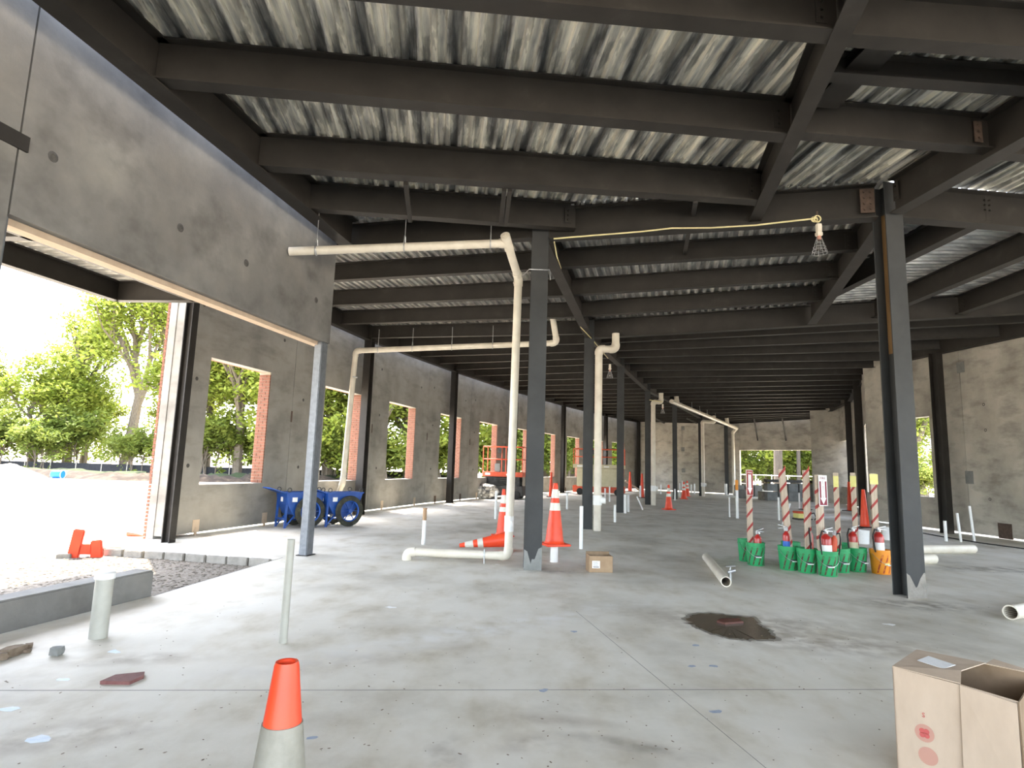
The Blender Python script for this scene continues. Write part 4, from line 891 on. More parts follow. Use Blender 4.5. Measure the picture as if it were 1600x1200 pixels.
# ---- cardboard boxes
b = thing('cardboard_box', 'small open cardboard box with white label beside the middle column', 'box', fl(938, 894.5)+Vector((0, .13, 0)), math.radians(3))
w, d, h, t_ = .355, .27, .235, .005
MB().box(-w/2, w/2, -d/2, -d/2+t_, 0, h).build('front_panel', M_card2, b); MB().box(-w/2, w/2, d/2-t_, d/2, 0, h+.035).build('back_panel', M_cardshade, b); MB().box(-w/2, -w/2+t_, -d/2, d/2, 0, h+.01).build('side_panel', M_card2, b); MB().box(w/2-t_, w/2, -d/2, d/2, 0, h).build('side_panel', M_cardshade, b); MB().box(-w/2, w/2, -d/2, d/2, 0, t_).build('bottom', M_cardshade, b)
sl_ = MB().box(-.13, -.015, -d/2-.0015, -d/2, .06, .165).build('shipping_label', M_label, b); mb = MB()
for k in range(4): mb.box(-.115, -.05+.01*(k % 2), -d/2-.0025, -d/2-.001, .145-k*.016, .149-k*.016)
mb.box(-.115, -.03, -d/2-.0025, -d/2-.001, .072, .083).build('label_print', M_ink, sl_)
# large box at the lower right
ZB = .52
O_, A_, B_ = fl(1394, 1042, ZB), fl(1592, 1087, ZB), fl(1452, 1020, ZB)
ux = (A_-O_); ux.z = 0; LB = ux.length; ux.normalize(); uy = Vector((-ux.y, ux.x, 0))
WB = (B_-O_).dot(uy)
bb = thing('cardboard_box', 'large torn cardboard box with red clover stamps at the lower right', 'box', (O_.x, O_.y, 0), math.atan2(ux.y, ux.x)); t_ = .006
Wd = max(.3, WB)
def slabp(name, pts, m, th=Vector((0, .005, 0))):
    n = len(pts); P_ = [Vector(p) for p in pts]; mb = MB(); mb.add(P_+[p+th for p in P_], [tuple(range(n)), tuple(range(2*n-1, n-1, -1))]+[(i, n+i, n+(i+1) % n, (i+1) % n) for i in range(n)]); return mb.build(name, m, bb)
slabp('front_panel', [(0, 0, 0), (LB*.56, 0, 0), (LB*.56, 0, ZB-.012), (0, 0, ZB)], M_card)
slabp('front_panel', [(LB*.56, .01, 0), (LB, .01, 0), (LB, .01, ZB-.03), (LB*.56, .01, ZB-.012)], M_card)
slabp('folded_flap', [(LB*.55, -.012, .02), (LB*.985, -.03, .05), (LB*.985, -.006, ZB-.035), (LB*.565, -.002, ZB-.012)], M_card, Vector((0, -.005, 0)))
MB().box(0, t_, 0, Wd, 0, ZB).build('side_panel', M_card, bb); MB().box(LB-t_, LB, 0, Wd, 0, ZB-.03).build('side_panel', M_cardshade, bb); MB().box(0, LB, Wd-t_, Wd, 0, ZB).build('back_panel', M_cardshade, bb); MB().box(0, LB, 0, Wd, 0, t_).build('bottom', M_cardshade, bb)
slabp('top_flap', [(0, 0, ZB), (LB*.57, 0, ZB-.008), (LB*.52, Wd*.35, ZB+.012), (LB*.62, Wd, ZB+.004), (0, Wd, ZB)], M_card, Vector((0, 0, .005)))
slabp('back_flap', [(LB*.62, Wd, ZB), (LB, Wd, ZB), (LB*1.02, Wd+.12, ZB-.02), (LB*.66, Wd+.1, ZB+.01)], M_card, Vector((0, 0, .005)))
slabp('shipping_label', [(LB*.13, Wd*.42, ZB+.0105), (LB*.38, Wd*.30, ZB+.0105), (LB*.44, Wd*.55, ZB+.0135), (LB*.17, Wd*.72, ZB+.0115)], M_label, Vector((0, 0, .002)))
def disc(name, x, z, r, m, y=-.0012, sq=1.0):
    n = 24; return MB().add([(x+r*math.cos(2*math.pi*k/n), y, z+r*sq*math.sin(2*math.pi*k/n)) for k in range(n)], [tuple(range(n))]).build(name, m, bb)
mx_, mz_ = LB*.25, ZB-.285
disc('stamp_ring', mx_, mz_, .042, M_paleink)
for a in range(4): disc('clover_leaf', mx_+.0135*math.cos(a*math.pi/2+.8), mz_+.0135*math.sin(a*math.pi/2+.8), .0125, M_redink, -.002)
disc('stamp_ring', mx_+.01, mz_-.105, .042, M_paleink)
def text(par, s, size, loc, rot, m, name='lettering', ext=.0008):
    cu = bpy.data.curves.new('t', 'FONT'); cu.body = s; cu.size = size; cu.align_x = 'CENTER'; cu.align_y = 'CENTER'; cu.extrude = ext; cu.resolution_u = 2
    to = bpy.data.objects.new('t', cu); COL.objects.link(to); dg = bpy.context.evaluated_depsgraph_get(); me = bpy.data.meshes.new_from_object(to.evaluated_get(dg)); me.name = name
    bpy.data.objects.remove(to); bpy.data.curves.remove(cu); me.materials.clear()
    o = obj(name, me, m, par, loc); o.rotation_euler = rot; return o
text(bb, 'S', .032, (mx_, -.002, mz_+.085), (math.pi/2, 0, 0), M_redink)
# ---- fire points: buckets, striped posts, extinguishers, signs
def bucket(label, P, m, stripe, rz=0, name='bucket'):
    t = thing(name, label, 'bucket', P, rz, 'bucket fire points')
    MB().lathe([(0, .004), (.128, .0), (.132, .01), (.150, .30), (.156, .302), (.156, .318), (.151, .32), (.152, .362), (.158, .364), (.158, .374), (.147, .374), (.143, .3), (.125, .02), (0, .02)], 28).build('pail', m, t, smooth=45)
    mb = MB()
    for a0, tw in ((-2.75, .6), (-2.15, .6), (-1.5, .6), (-.9, .6), (.4, .4), (2.2, -.3)):
        pts = [(a0+tw*f-.0, .02+.30*f) for f in (0, .34, .67, 1)]; o = len(mb.v)
        for a, z in pts:
            r = .132+(.150-.132)*(z/.30)+.0012
            for da in (-.085, .085): mb.v.append(Vector((r*math.cos(a+da), r*math.sin(a+da), z)))
        for i in range(3): mb.f.append((o+2*i, o+2*i+1, o+2*i+3, o+2*i+2))
    mb.build('stripes', stripe, t)
    bw_ = MB().tube([(.158*math.cos(a), .158*math.sin(a)-.012*math.sin((a+math.pi)*1), .31-.16*math.sin(-a)) for a in [-math.pi+k*math.pi/14 for k in range(15)]], .003, 5).build('bail_wire', M_rod, t)
    MB().tube([(-.045, -.172, .148), (.045, -.172, .148)], .009, 8).build('bail_grip', M_label, bw_, smooth=40)
    mb = MB()
    for k in range(7):
        a = -1.95+k*.085; mb.box(-.007, .007, -.0015, .001, -.016, .016, Matrix.Translation((.1425*math.cos(a), .1425*math.sin(a), .16)) @ Matrix.Rotation(a+math.pi/2, 4, 'Z'))
    mb.build('lettering', M_ink if m is M_green else M_yellow, t)
    return t
def spost(label, P, ztop, rz, lean=0.0, w=.092, d=.04):
    t = thing('striped_post', label, 'post', (P[0], P[1], .03), rz, 'striped posts in the buckets'); t.rotation_euler.y = lean; h = ztop-.03
    lu = MB().bevbox(-w/2, w/2, -d/2, d/2, 0, h, .004).build('lumber', M_wood, t)
    mb = MB(); z = .28
    while z < h-.1:
        for f, (x0, x1) in (('f', (-w/2, w/2)), ):
            mb.add([(x0, -d/2-.0015, z), (x1, -d/2-.0015, z+.11), (x1, -d/2-.0015, z+.165), (x0, -d/2-.0015, z+.055)], [(0, 1, 2, 3)])
        mb.add([(w/2+.0015, -d/2, z+.11), (w/2+.0015, d/2, z+.14), (w/2+.0015, d/2, z+.195), (w/2+.0015, -d/2, z+.165)], [(0, 1, 2, 3)])
        mb.add([(-w/2-.0015, d/2, z-.03), (-w/2-.0015, -d/2, z), (-w/2-.0015, -d/2, z+.055), (-w/2-.0015, d/2, z+.025)], [(0, 1, 2, 3)]); z += .235
    mb.build('red_stripes', M_redtape, lu); return t
def extinguisher(label, P, z, rz, rad=.07, h=.44, lab=None, hose=True, tilt=0, m=None):
    t = thing('fire_extinguisher', label, 'extinguisher', (P[0], P[1], z), rz, 'fire extinguishers in the buckets'); t.rotation_euler.y = tilt
    MB().lathe([(0, 0), (rad*.9, 0), (rad, .012), (rad, h*.82), (rad*.85, h*.91), (rad*.4, h*.985), (rad*.3, h), (rad*.3, h+.03), (0, h+.03)], 22).build('cylinder', m or M_ext, t, smooth=45)
    MB().lathe([(rad*1.006, h*.28), (rad*1.012, h*.285), (rad*1.012, h*.62), (rad*1.006, h*.625)], 22).build('paper_label', lab or M_label, t, smooth=45)
    vv = MB().bevbox(-.028, .028, -.026, .026, h+.01, h+.06, .006).build('valve', M_rod, t)
    MB().bar((-.02, 0, h+.07), (.12, 0, h+.105), .03, .012).bar((-.02, 0, h+.06), (.12, 0, h+.045), .03, .012).build('squeeze_handle', M_rod, vv)
    MB().lathe([(0, 0), (.016, 0), (.016, .012), (0, .012)], 10, (0, -.03, h+.03), Matrix.Rotation(math.pi/2, 3, 'X')).build('gauge', M_label, vv)
    if hose:
        MB().tube([(-.02, 0, h+.04), (-.07, -.01, h+.05), (-rad-.035, -.02, h*.9), (-rad-.03, -.03, h*.5), (-rad-.012, -.03, h*.25)], .012, 8).build('hose', M_dark, t, smooth=60)
    return t
def sign(label, P, z0, w, h, bg, rz, style):
    t = thing('fire_sign', label, 'sign', (P[0], P[1], 0), rz); y = 0
    pl_ = MB().bevbox(-w/2, w/2, -.002, .002, z0, z0+h, .0015).build('plate', M_label, t)
    red = M_redtape if style == 'red' else mat('maroon_ink', [(.22, .03, .05)], rough=.6)
    yb = -.0026
    if style == 'red': MB().box(-w/2+.004, w/2-.004, yb-.0006, yb, z0+.004, z0+h-.004).build('red_field', red, pl_)
    else:
        MB().box(-w/2+.012, w/2-.012, yb-.0006, yb, z0+.012, z0+h*.80).build('maroon_field', red, pl_)
    aw, ah = w*.30, h*.78; az0 = z0+h*.05
    pl = [(-aw*.75, az0+ah), (-aw*.75, az0+.10), (-aw*1.15, az0+.10), (0, az0+.0), (aw*1.15, az0+.10), (aw*.75, az0+.10), (aw*.75, az0+ah)]
    pl = [(a, b) for a, b in pl]
    MB().add([(a, yb-.0012, b) for a, b in pl], [tuple(range(len(pl)))]).build('white_arrow', M_label, pl_)
    s = 'EXTINGUISHER'; n = len(s); st = (ah-.10)/n
    for k, ch in enumerate(s): text(pl_, ch, st*1.15, (0, yb-.0018, az0+ah-st*(k+.5)), (math.pi/2, 0, 0), red, ext=.0002)
    text(pl_, 'FIRE', w*.36, (0, yb-.0018, z0+h*.9), (math.pi/2, 0, 0), M_label if style == 'red' else red, ext=.0002)
    return t
M_bg = M_green; ST = M_browntape
def bp(px, py): return fl(px, py)+Vector((.05, .15, 0))
K1, K1b = bp(1182, 885), bp(1172.5, 880)+Vector((-.0, .12, 0))
K2, K2b = bp(1234, 892), bp(1246, 886)+Vector((0, .18, 0))
K3, K4, K5, K6, K6b, K7 = bp(1265, 897)+Vector((-.0, .02, 0)), bp(1297, 902), bp(1321, 898)+Vector((.02, .12, 0)), bp(1346, 895.5)+Vector((0, .05, 0)), bp(1336, 889)+Vector((0, .2, 0)), bp(1381, 898.5)
bucket('green striped bucket standing alone at left with a red sign post in it', K1, M_bg, ST, -0.10)
bucket('green bucket half hidden behind the left single bucket', K1b, M_bg, ST, 0.25)
bucket('green striped bucket holding the leaning post and the blue-labelled extinguisher', K2, M_bg, ST, 0.20); bucket('darker green bucket pressed against the leaning post bucket on its right', K2b, M_bg, ST, 0.00)
bucket('green striped bucket holding the tall post left of the white sign', K3, M_bg, ST, -0.15); bucket('front green striped bucket with two red extinguishers in it', K4, M_bg, ST, -0.20); bucket('green striped bucket just right of the front one', K5, M_bg, ST, 0.05)
bucket('green bucket left of the orange one holding a post with a yellow tag', K6, M_bg, ST, 0.35); bucket('green bucket farthest back in the cluster of fire points', K6b, M_bg, ST, -0.10)
bucket('orange bucket with red-brown stripes beside the right-hand column', K7, M_orangeb, mat('red_brown_stripe', [(.35, .06, .02)], rough=.6), .3)
def zpx(px, py, P): return atY(px, py, P.y).z
def xpx(px, P): return atY(px, 800, P.y).x
p1_ = spost('striped post carrying the red fire sign in the left bucket', K1+Vector((-.06, .06, 0)), zpx(1181, 734, K1), .05, 0)
p2_ = spost('leaning striped post second from the left', K2+Vector((.055, .03, 0)), zpx(1234, 733, K2), .1, math.radians(-4.0), .11)
p3_ = spost('tall striped post third from the left', K3+Vector((.03, .0, 0)), zpx(1268, 735, K3), .05, 0, .10)
p4_ = spost('striped post behind the white fire sign', K4+Vector((-.03, .12, 0)), zpx(1290, 742, K4), .3, 0, .11, .06)
p5_ = spost('striped post with a small yellow tag, second from the right-hand column pair', K5+Vector((.0, .02, 0)), zpx(1318, 739, K5), -.5, 0, .08)
p6_ = spost('striped post with a yellow tag in the green bucket left of the orange one', K6+Vector((.0, .0, 0)), zpx(1347, 739, K6), -.5, 0, .08)
p7_ = spost('striped post with a square yellow tag in the orange bucket', K7+Vector((-.03, .04, 0)), zpx(1374, 740, K7), 0, 0, .10)
for pp, w, zt, zh, nm in ((p5_, .075, zpx(1318, 744, K5), .18, ''), (p6_, .09, zpx(1347, 744, K6), .18, ''), (p7_, .135, zpx(1374, 741, K7), .165, '')):
    MB().box(-w/2, w/2, -.026, -.0235, zt-zh-.03, zt-.03).build('yellow_tag', M_yellow, pp)
sign('red fire extinguisher sign with white arrow on the left post', K1+Vector((-.055, .033, 0)), zpx(1181, 774, K1), .115, zpx(1181, 735, K1)-zpx(1181, 774, K1), None, .05, 'red')
sign('white fire extinguisher sign with maroon arrow in the middle of the cluster', K4+Vector((-.005, .04, 0)), zpx(1297, 791, K4), .145, zpx(1297, 743, K4)-zpx(1297, 791, K4), None, .12, 'white')
extinguisher('small red and white extinguisher in the left single bucket', K1+Vector((.03, -.03, 0)), .14, .4, .062, .36, hose=False)
extinguisher('silver-topped extinguisher with a blue label beside the leaning post', K2+Vector((-.03, -.02, 0)), .2, 2.6, .055, .4, mat('blue_label', [(.03, .12, .45)], rough=.5), False)
extinguisher('slim dark red extinguisher behind the tall third post', K3+Vector((.07, .05, 0)), .2, 1.0, .062, .44, M_ext)
extinguisher('large red extinguisher with white label in the front bucket', K4+Vector((-.03, -.03, 0)), .2, .2, .082, .42)
extinguisher('orange-red extinguisher leaning behind the front one', K4+Vector((.085, .03, 0)), .16, 2.4, .05, .44, M_liftred, tilt=math.radians(-6), m=M_liftred)
extinguisher('cream-labelled extinguisher in the green bucket left of the orange one', K6+Vector((-.06, -.02, 0)), .2, .1, .072, .42, M_cream)
extinguisher('red extinguisher with green handle and white label in the orange bucket', K7+Vector((-.04, -.05, 0)), .24, .1, .075, .40)
# ---- blue mortar carts
def cart(label, P, rz):
    t = thing('mortar_cart', label, 'cart', P, rz, 'blue mortar carts'); W = .27
    # side profile (x along the cart, z up): rounded-bottom hopper with a pouring lip at the back
    prof = [(-.44, .78), (-.40, .52), (-.27, .30), (-.02, .20), (.22, .30), (.40, .52), (.50, .78)]
    mb = MB(); n = len(prof); vs = [(x, -W, z) for x, z in prof]+[(x, W, z) for x, z in prof]+[(x*.95, -W+.015, z+.015) for x, z in prof]+[(x*.95, W-.015, z+.015) for x, z in prof]
    fs = [(i, i+1, n+i+1, n+i) for i in range(n-1)]+[(2*n+i, 3*n+i, 3*n+i+1, 2*n+i+1) for i in range(n-1)]
    fs += [tuple(range(n-1, -1, -1)), tuple(range(n, 2*n)), tuple(range(2*n, 3*n)), tuple(range(4*n-1, 3*n-1, -1))]
    mb.add(vs, fs); mb.build('hopper', M_blue, t)
    rim = [(-.44, -W, .78), (.50, -W, .78), (.50, W, .78), (-.44, W, .78), (-.44, -W, .78)]
    mb = MB()
    for i in range(4): mb.bar(rim[i], rim[i+1], .045, .03)
    mb.build('rim', M_blue, t)
    MB().add([(-.44, -W, .785), (-.44, W, .785), (-.80, W*.75, .90), (-.80, -W*.75, .90), (-.44, -W, .765), (-.44, W, .765), (-.80, W*.75, .88), (-.80, -W*.75, .88)], [(0, 3, 2, 1), (4, 5, 6, 7), (0, 1, 5, 4), (2, 3, 7, 6), (1, 2, 6, 5), (3, 0, 4, 7)]).build('pouring_lip', M_blue, t)
    for s in (-1, 1):
        MB().bar((-.40, s*W*.85, .72), (-.42, s*W*.85, 0), .045, .045).bar((-.42, s*W*.85, .02), (-.18, s*W*.85, .3), .03, .03).build('leg', M_blue, t)
    MB().bar((-.42, -W*.85, .2), (-.42, W*.85, .2), .03, .04).build('leg_brace', M_blue, t)
    for s in (-1, 1):
        wh = MB().lathe([(.25, -.045), (.30, -.055), (.345, -.04), (.36, 0), (.345, .04), (.30, .055), (.25, .045), (.245, 0), (.25, -.045)], 30, (.10, s*(W+.09), .36), Matrix.Rotation(math.pi/2, 3, 'X')).build('tyre', M_tire, t, smooth=50)
        MB().lathe([(.245, -.03), (.25, 0), (.245, .03), (.22, .02), (.215, 0), (.22, -.02), (.245, -.03)], 26, (.10, s*(W+.09), .36), Matrix.Rotation(math.pi/2, 3, 'X')).build('wheel_rim', M_blue, wh, smooth=50)
        mb = MB(); c = Vector((.10, s*(W+.09), .36))
        for k in range(6): a = k*math.pi/3; mb.bar(c, c+Vector((math.cos(a), 0, math.sin(a)))*.22, .035, .012, Vector((0, 1, 0)))
        mb.tube([c+Vector((0, -.05, 0)), c+Vector((0, .05, 0))], .04, 12).build('spokes', M_blue, wh)
    MB().tube([(.10, -W-.1, .36), (.10, W+.1, .36)], .02, 8).build('axle', M_liftblk, t)
    for (x, y) in ((-.38, -W), (-.38, W), (.44, -W), (.44, W)):
        MB().tube([(x+.045*math.cos(a), y, .845+.045*math.sin(a)) for a in [k*math.pi/6 for k in range(13)]], .010, 6).build('lifting_ring', M_liftblk, t)
    MB().box(-.425, -.418, -.05, .05, .58, .72).build('sticker', M_label, t); MB().box(-.3, -.18, -W-.003, -W, .58, .68).build('sticker', M_label, t)
    return t
cart('blue mortar cart nearest the column with its big wheel in full view', (-4.10, 14.78, 0), math.radians(45))
cart('blue mortar cart farther left, partly hidden by the grey square post', (-4.86, 14.25, 0), math.radians(45))
# ---- lifts
def lift(label, P, rz, L_, W, zb, zp, zr, pm, chm, name='scissor_lift', body=None):
    t = thing(name, label, 'lift', P, rz)
    MB().bevbox(-L_/2, L_/2, -W/2, W/2, .16, zb, .02).build('chassis', chm, t)
    for x in (-.36*L_, .36*L_):
        for y in (-W/2, W/2): MB().lathe([(0, -.06), (.15, -.06), (.19, -.05), (.2, 0), (.19, .05), (.15, .06), (0, .06)], 18, (x, y, .2), Matrix.Rotation(math.pi/2, 3, 'X')).build('wheel', M_dark, t, smooth=40)
    n = 4; dz = (zp-zb)/n
    for k in range(n):
        for y in (-W*.36, W*.36):
            z = zb+k*dz; MB().bar((-.42*L_, y, z+.03), (.42*L_, y, z+dz-.0), .05, .07).bar((.42*L_, y, z+.03), (-.42*L_, y, z+dz), .05, .07).build('scissor_arm', M_liftblk, t)
    MB().bevbox(-L_/2, L_/2, -W/2, W/2, zp, zp+.22, .015).build('platform', pm, t)
    mb = MB(); r = .022; zt = zr; zm = (zp+.22+zr)/2
    for x in (-L_/2+.03, -L_*.02, L_/2-.03):
        for y in (-W/2+.03, W/2-.03): mb.tube([(x, y, zp+.2), (x, y, zt)], r, 8)
    for z in (zm, zt):
        for y in (-W/2+.03, W/2-.03): mb.tube([(-L_/2+.03, y, z), (L_/2-.03, y, z)], r, 8)
        for x in (-L_/2+.03, L_/2-.03): mb.tube([(x, -W/2+.03, z), (x, W/2-.03, z)], r, 8)
    mb.build('guard_rail', M_liftred, t)
    MB().bevbox(-.2*L_, -.2*L_+.28, -W/2+.05, -W/2+.25, zp+.22, zp+.62, .02).build('control_box', M_block, t); MB().bevbox(-.12*L_, -.12*L_+.2, -W/2+.0, -W/2+.2, zr-.32, zr-.05, .02).build('joystick_box', M_liftblk, t)
    MB().box(-.42*L_, -.30*L_, -W/2-.004, -W/2, zp+.06, zp+.16).box(.1*L_, .2*L_, -W/2-.004, -W/2, zp+.06, zp+.14).build('decal', M_label, t)
    if body: MB().bevbox(-L_*.42, L_*.42, -W/2-.02, W/2+.02, zb-.05, zp-.02, .02).build('body_cover', body, t)
    return t
lift('red scissor lift with guard rails parked by the fifth window', fl(790, 780)+Vector((-.1, .5, 0)), math.radians(-14), 2.0, .85, .62, 1.05, 2.48, M_liftred, M_liftblk)
lift('cream and red scissor lift half hidden by the second and third middle columns', fl(938, 774)+Vector((0, .5, 0)), math.radians(-12), 3.1, 1.2, .55, 1.6, 2.75, M_cream, M_liftred, body=M_cream)
# debris bag heap by the wall
bm = bmesh.new(); bmesh.ops.create_icosphere(bm, subdivisions=3, radius=1); r = random.Random(5)
for v_ in bm.verts:
    k = 1+.22*math.sin(v_.co.x*7+1)*math.sin(v_.co.y*6)*math.sin(v_.co.z*8+2)+r.uniform(-.05, .05); v_.co = Vector((v_.co.x*.62*k, v_.co.y*.4*k, max(0, .34+v_.co.z*.36*k)))
me = bpy.data.meshes.new('debris_heap'); bm.to_mesh(me); bm.free()
M_bag = mat('crumpled_plastic', [(.38, (.05, .05, .05)), (.5, (.3, .29, .27)), (.62, (.7, .68, .65))], scale=5, rough=.4)
o = obj('debris_heap', me, M_bag, None, fl(757, 780)+Vector((0, .4, 0))); tag(o, 'crumpled dark and white plastic debris heap against the wall left of the red lift', 'debris')
# ---- concrete block stacks before the end opening
def cblock(label, pxa, pxb, top, bot, Y, z0, name='concrete_block', m=None, d=.6):
    a, b = atY(pxa, 760, Y), atY(pxb, 760, Y); zt = atY((pxa+pxb)/2, top, Y).z; zb = z0
    o = MB().bevbox(0, b.x-a.x-.03, 0, d, 0, zt-zb, .02).build(name, m or M_block, None, (a.x, Y, zb)); return tag(o, label, 'block', 'blocks stacked before the end opening')
Yb = 36.2
z1_ = atY(1230, 768, Yb).z; z2_ = atY(1230, 755, Yb).z
for i, (a, b) in enumerate(((1199, 1216), (1217, 1231), (1232, 1248), (1249, 1262), (1263, 1274))):
    pos = ('leftmost', 'second from left', 'middle', 'fourth from left', 'rightmost')[i]
    cblock('%s grey block, bottom row of the stack before the end opening' % pos, a, b, 768.5, 783, Yb, 0)
    cblock('%s grey block, top row of the stack before the end opening' % pos, a, b, 756, 768, Yb, z1_)
cblock('dark lumber bundle laid along the top of the block stack', 1198, 1275, 750, 755, Yb, z2_+.03, 'lumber_bundle', M_liftblk, .4)
for i, (a, b) in enumerate(((1152, 1164), (1165, 1178), (1179, 1192))):
    cblock('%s low block left of the big stack, behind the red sign post' % ('left', 'middle', 'right')[i], a, b, 758, 772, 42.0, 0)
cblock('small block under the red sign post, left end of the far clutter', 1157, 1172, 765, 776, 38.5, 0); cblock('pale square block left of the big stack', 1190, 1198, 768, 779, 36.6, 0, m=M_edge)
# yellow tool box, white pails, cable
tb = thing('tool_box', 'yellow and black tool box with cables between the striped posts', 'tool box', fl(1258, 813)+Vector((0, .2, 0)), .1)
MB().bevbox(-.24, .24, -.17, .17, .05, .22, .02).build('case', M_yellow, tb); MB().bevbox(-.27, .27, -.19, .19, 0, .06, .015).build('base', M_liftblk, tb); MB().bevbox(-.25, .25, -.18, .18, .22, .29, .015).build('lid', M_liftred, tb)
MB().tube([(.2, -.1, .2), (.33, -.18, .25), (.38, -.2, .1), (.3, -.25, .02)], .018, 8).build('cable', M_dark, tb, smooth=60)
for px, py, lab in ((1357, 851, 'white pail behind the green bucket left of the orange one'), (1397, 845, 'white pail behind the orange bucket, mostly hidden by the column')):
    t = thing('white_pail', lab, 'pail', fl(px, py)+Vector((0, .2, 0)), 0, 'white pails'); MB().lathe([(0, .004), (.12, 0), (.135, .28), (.14, .285), (.14, .30), (.125, .30), (.11, .02), (0, .02)], 22).build('pail', M_label, t, smooth=45)
    MB().tube([(.14*math.cos(a), -.02-.02*math.sin(a), .28-.12*math.sin(a)) for a in [k*math.pi/10 for k in range(11)]], .003, 5).build('bail_wire', M_rod, t)
o0 = fl(1330, 827); cpts = [fl(x, y, .012)-o0 for x, y in ((1330, 827), (1365, 823), (1420, 829), (1470, 838), (1530, 848), (1620, 860))]
o = MB().tube(cpts, .014, 6).build('black_cable', M_dark, None, o0, smooth=60); tag(o, 'black cable lying along the floor in front of the right wall', 'cable')
# ---- puddle with broken bits, debris on the slab
pp_ = [fl(x, y) for x, y in ((1074, 967), (1082, 961), (1112, 959), (1150, 963), (1180, 966), (1184, 975), (1200, 985), (1213, 999), (1190, 1000), (1160, 998), (1140, 997), (1110, 989), (1092, 981), (1080, 975))]
_r = random.Random(12); _q = []
for _i in range(len(pp_)):
    _a, _b = pp_[_i], pp_[(_i+1) % len(pp_)]
    for _t in (0, .2, .4, .6, .8): _q.append(_a.lerp(_b, _t)+Vector((_r.gauss(0, .012), _r.gauss(0, .02), 0)))
pp_ = _q
c = sum(pp_, Vector())/len(pp_)
pu = thing('puddle', 'dark wet puddle on the slab with broken red tile in it', 'puddle', c)
n = len(pp_); MB().add([(p-c)*1.12+Vector((0, 0, .001)) for p in pp_]+[Vector((0, 0, .001))], [(k, (k+1) % n, n) for k in range(n)]).build('damp_edge', M_damp, pu)
MB().add([p-c+Vector((0, 0, .002)) for p in pp_]+[Vector((0, 0, .002))], [(k, (k+1) % n, n) for k in range(n)]).build('water', M_wet, pu)
tl = thing('broken_tile', 'broken dark red tile lying in the puddle', 'tile', fl(1140, 972), .5); MB().prism([(-.13, -.06), (.10, -.09), (.16, .02), (-.04, .08), (-.15, .03)], .003, .02).build('tile_piece', mat('wet_red_tile', [(.10, .035, .025)], rough=.3), tl)
o = MB().prism([(-.09, -.045), (.06, -.07), (.10, .0), (.085, .05), (-.05, .03)], 0, .018).build('brick_slab', mat('maroon_brick', [(.3, (.15, .06, .055)), (.7, (.22, .10, .09))], scale=20, rough=.8), None, fl(192, 1062), .25); o.scale = (1.25, 1.6, 1.2); tag(o, 'flat maroon brick piece on the slab at lower left', 'brick')
def rock(P, s, label, m, seed):
    bm = bmesh.new(); bmesh.ops.create_cube(bm, size=1); bmesh.ops.subdivide_edges(bm, edges=bm.edges[:], cuts=1, use_grid_fill=True); r = random.Random(seed)
    for v_ in bm.verts: v_.co = Vector((v_.co.x*(1+r.uniform(-.2, .2)), v_.co.y*(1+r.uniform(-.2, .2)), v_.co.z*(1+r.uniform(-.15, .15)))).lerp(v_.co.normalized()*.6, .35)
    zm = min(v_.co.z for v_ in bm.verts)
    for v_ in bm.verts: v_.co = Vector((v_.co.x*s[0], v_.co.y*s[1], (v_.co.z-zm)*s[2]))
    me = bpy.data.meshes.new('rock'); bm.to_mesh(me); bm.free(); o = obj('rock', me, m, None, P, r.uniform(0, 3)); return tag(o, label, 'rock', 'rocks at the lower left')
rock(fl(88, 1024), (.075, .07, .06), 'small dark cube-like stone between curb and brick piece', M_block, 1); rock(fl(18, 1024), (.17, .09, .06), 'long brown rock at the left edge', M_rock, 2); rock(fl(45, 1012), (.07, .05, .03), 'small flat stone right of the brown rock', M_rock, 4); rock(fl(40, 1020), (.06, .04, .025), 'tiny flat stone touching the brown rock', M_rock, 7); rock(fl(3, 1032), (.06, .05, .05), 'small brown stone cut by the left edge', M_rock, 8)
# crumbs of dirt scattered over the slab
r = random.Random(9); cr = MB()
for k in range(420):
    x, y = r.uniform(-50, 1650), 1200-330*abs(r.uniform(0, 1))
    if y < 800: continue
    P = fl(x, y); s = r.uniform(.002, .007); a = r.uniform(0, 6.28); e = r.uniform(1, 2.6)
    if not (-3.3 < P.x < 11): continue
    cr.add([(P.x+s*e*(p[0]*math.cos(a))-s*p[1]*math.sin(a), P.y+s*e*p[0]*math.sin(a)+s*p[1]*math.cos(a), .001+s*.3*max(0, p[2]+.5)) for p in ico], icof)
o = cr.build('dirt_crumbs', M_rock); o['kind'] = 'stuff'; tag(o, 'small crumbs of dirt scattered over the concrete slab', 'dirt')
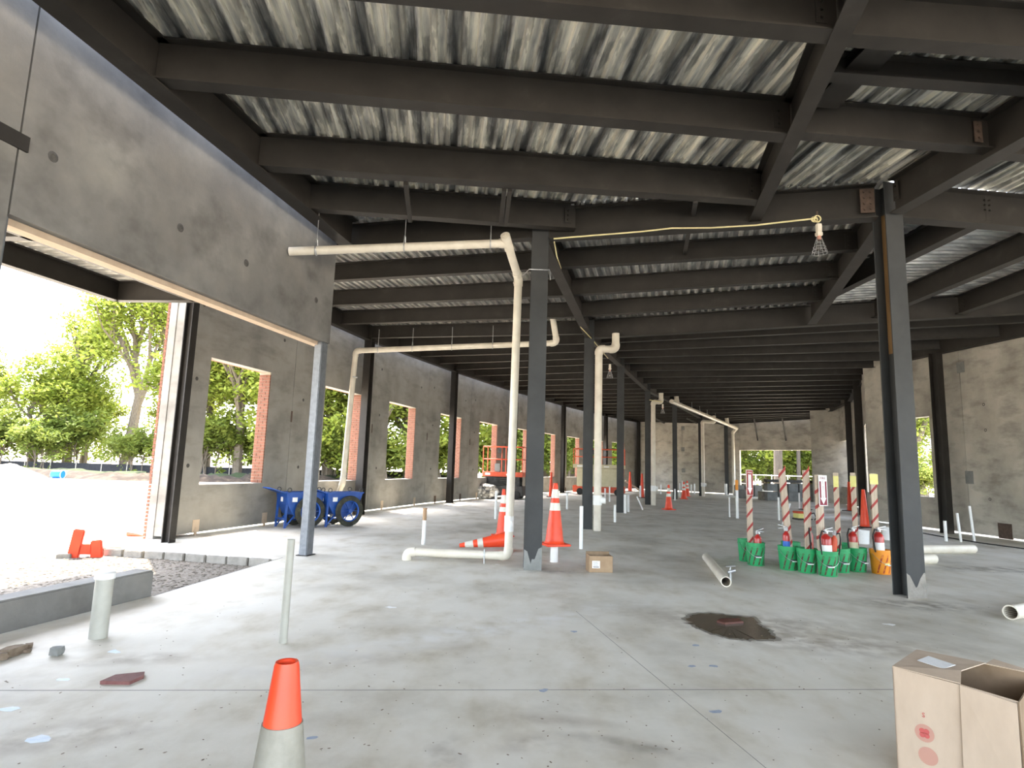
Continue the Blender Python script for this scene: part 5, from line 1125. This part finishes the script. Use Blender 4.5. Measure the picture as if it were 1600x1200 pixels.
# ---- string of cage lamps
def cagelamp(par, P):
    P = Vector(P)-Vector(par.location)
    MB().bevbox(-.035, .035, -.03, .03, -.10, .02, .008, Matrix.Translation(P)).bevbox(-.042, .042, -.036, .036, -.16, -.10, .01, Matrix.Translation(P)).build('socket', M_pvc, par)
    MB().tube([P+Vector((0, 0, -.16)), P+Vector((0, 0, -.21))], .026, 12).build('lamp_neck', mat('copper_neck', [(.62, .30, .22)], rough=.5) if 'copper_neck' not in MATS else MATS['copper_neck'], par, smooth=40)
    MB().lathe([(.018, -.2), (.024, -.235), (.045, -.28), (.048, -.31), (.036, -.345), (0, -.36)], 18, P).build('bulb', M_glass, par, smooth=60)
    mb = MB()
    for z, rr in ((-.22, .04), (-.27, .06), (-.32, .078), (-.37, .092), (-.41, .10)): mb.tube([P+Vector((rr*math.cos(a), rr*math.sin(a), z)) for a in [k*math.pi/8 for k in range(17)]], .0022, 4, cap=False)
    for k in range(10): a = k*math.pi/5; mb.tube([P+Vector((.032*math.cos(a), .032*math.sin(a), -.18)), P+Vector((.10*math.cos(a), .10*math.sin(a), -.41))], .0022, 4, cap=False)
    mb.build('wire_cage', M_rod, par)
def strung(label, pts, lamps, rad=.012):
    t = thing('string_light', label, 'lamp', pts[0]); o = Vector(t.location)
    MB().tube([Vector(p)-o for p in pts], rad, 6).build('cord', M_cord, t, smooth=60)
    for p in lamps: cagelamp(t, p)
    return t
lp = atY(1279, 352, 8.0)
sl = strung('caged work lamp on a yellow cord along the girder between the two near columns', [atY(865, 373, 8.95), atY(900, 370, 8.88), atY(1000, 362, 8.62), atY(1050, 356.5, 8.5), atY(1110, 356, 8.38), atY(1180, 352, 8.22), atY(1240, 345, 8.08), atY(1276, 341, 8.0)], [lp])
q = atY(1277, 342, 8.0)-Vector(sl.location)
MB().tube([q+Vector((.045*math.cos(a), 0, .0+.045*math.sin(a))) for a in [k*math.pi/8 for k in range(19)]], .012, 6).tube([q+Vector((-.03+.04*math.cos(a), .02, .0+.035*math.sin(a))) for a in [k*math.pi/8 for k in range(17)]], .012, 6).build('cord_loop', M_cord, sl, smooth=60)
MB().tube([q+Vector((0, 0, .03)), q+Vector((0, 0, .11))], .012, 6).build('beam_hook', M_rust, sl)
strung('cord snaking along the middle girder to a small caged lamp', [atY(866, 378, 9.2), atY(870, 400, 9.9), atY(876, 418, 10.6), atY(875, 440, 11.5), atY(884, 455, 12.2), atY(893, 480, 13.4), atY(908, 512, 14.6), atY(925, 530, 15.7), atY(950, 560, 18.5)], [atY(953, 570, 18.6)])
strung('small caged lamp hanging by the fourth middle column', [atY(1015, 625, 27.0), atY(1035, 628, 27.2)], [atY(1035.5, 632, 27.2)], .02)
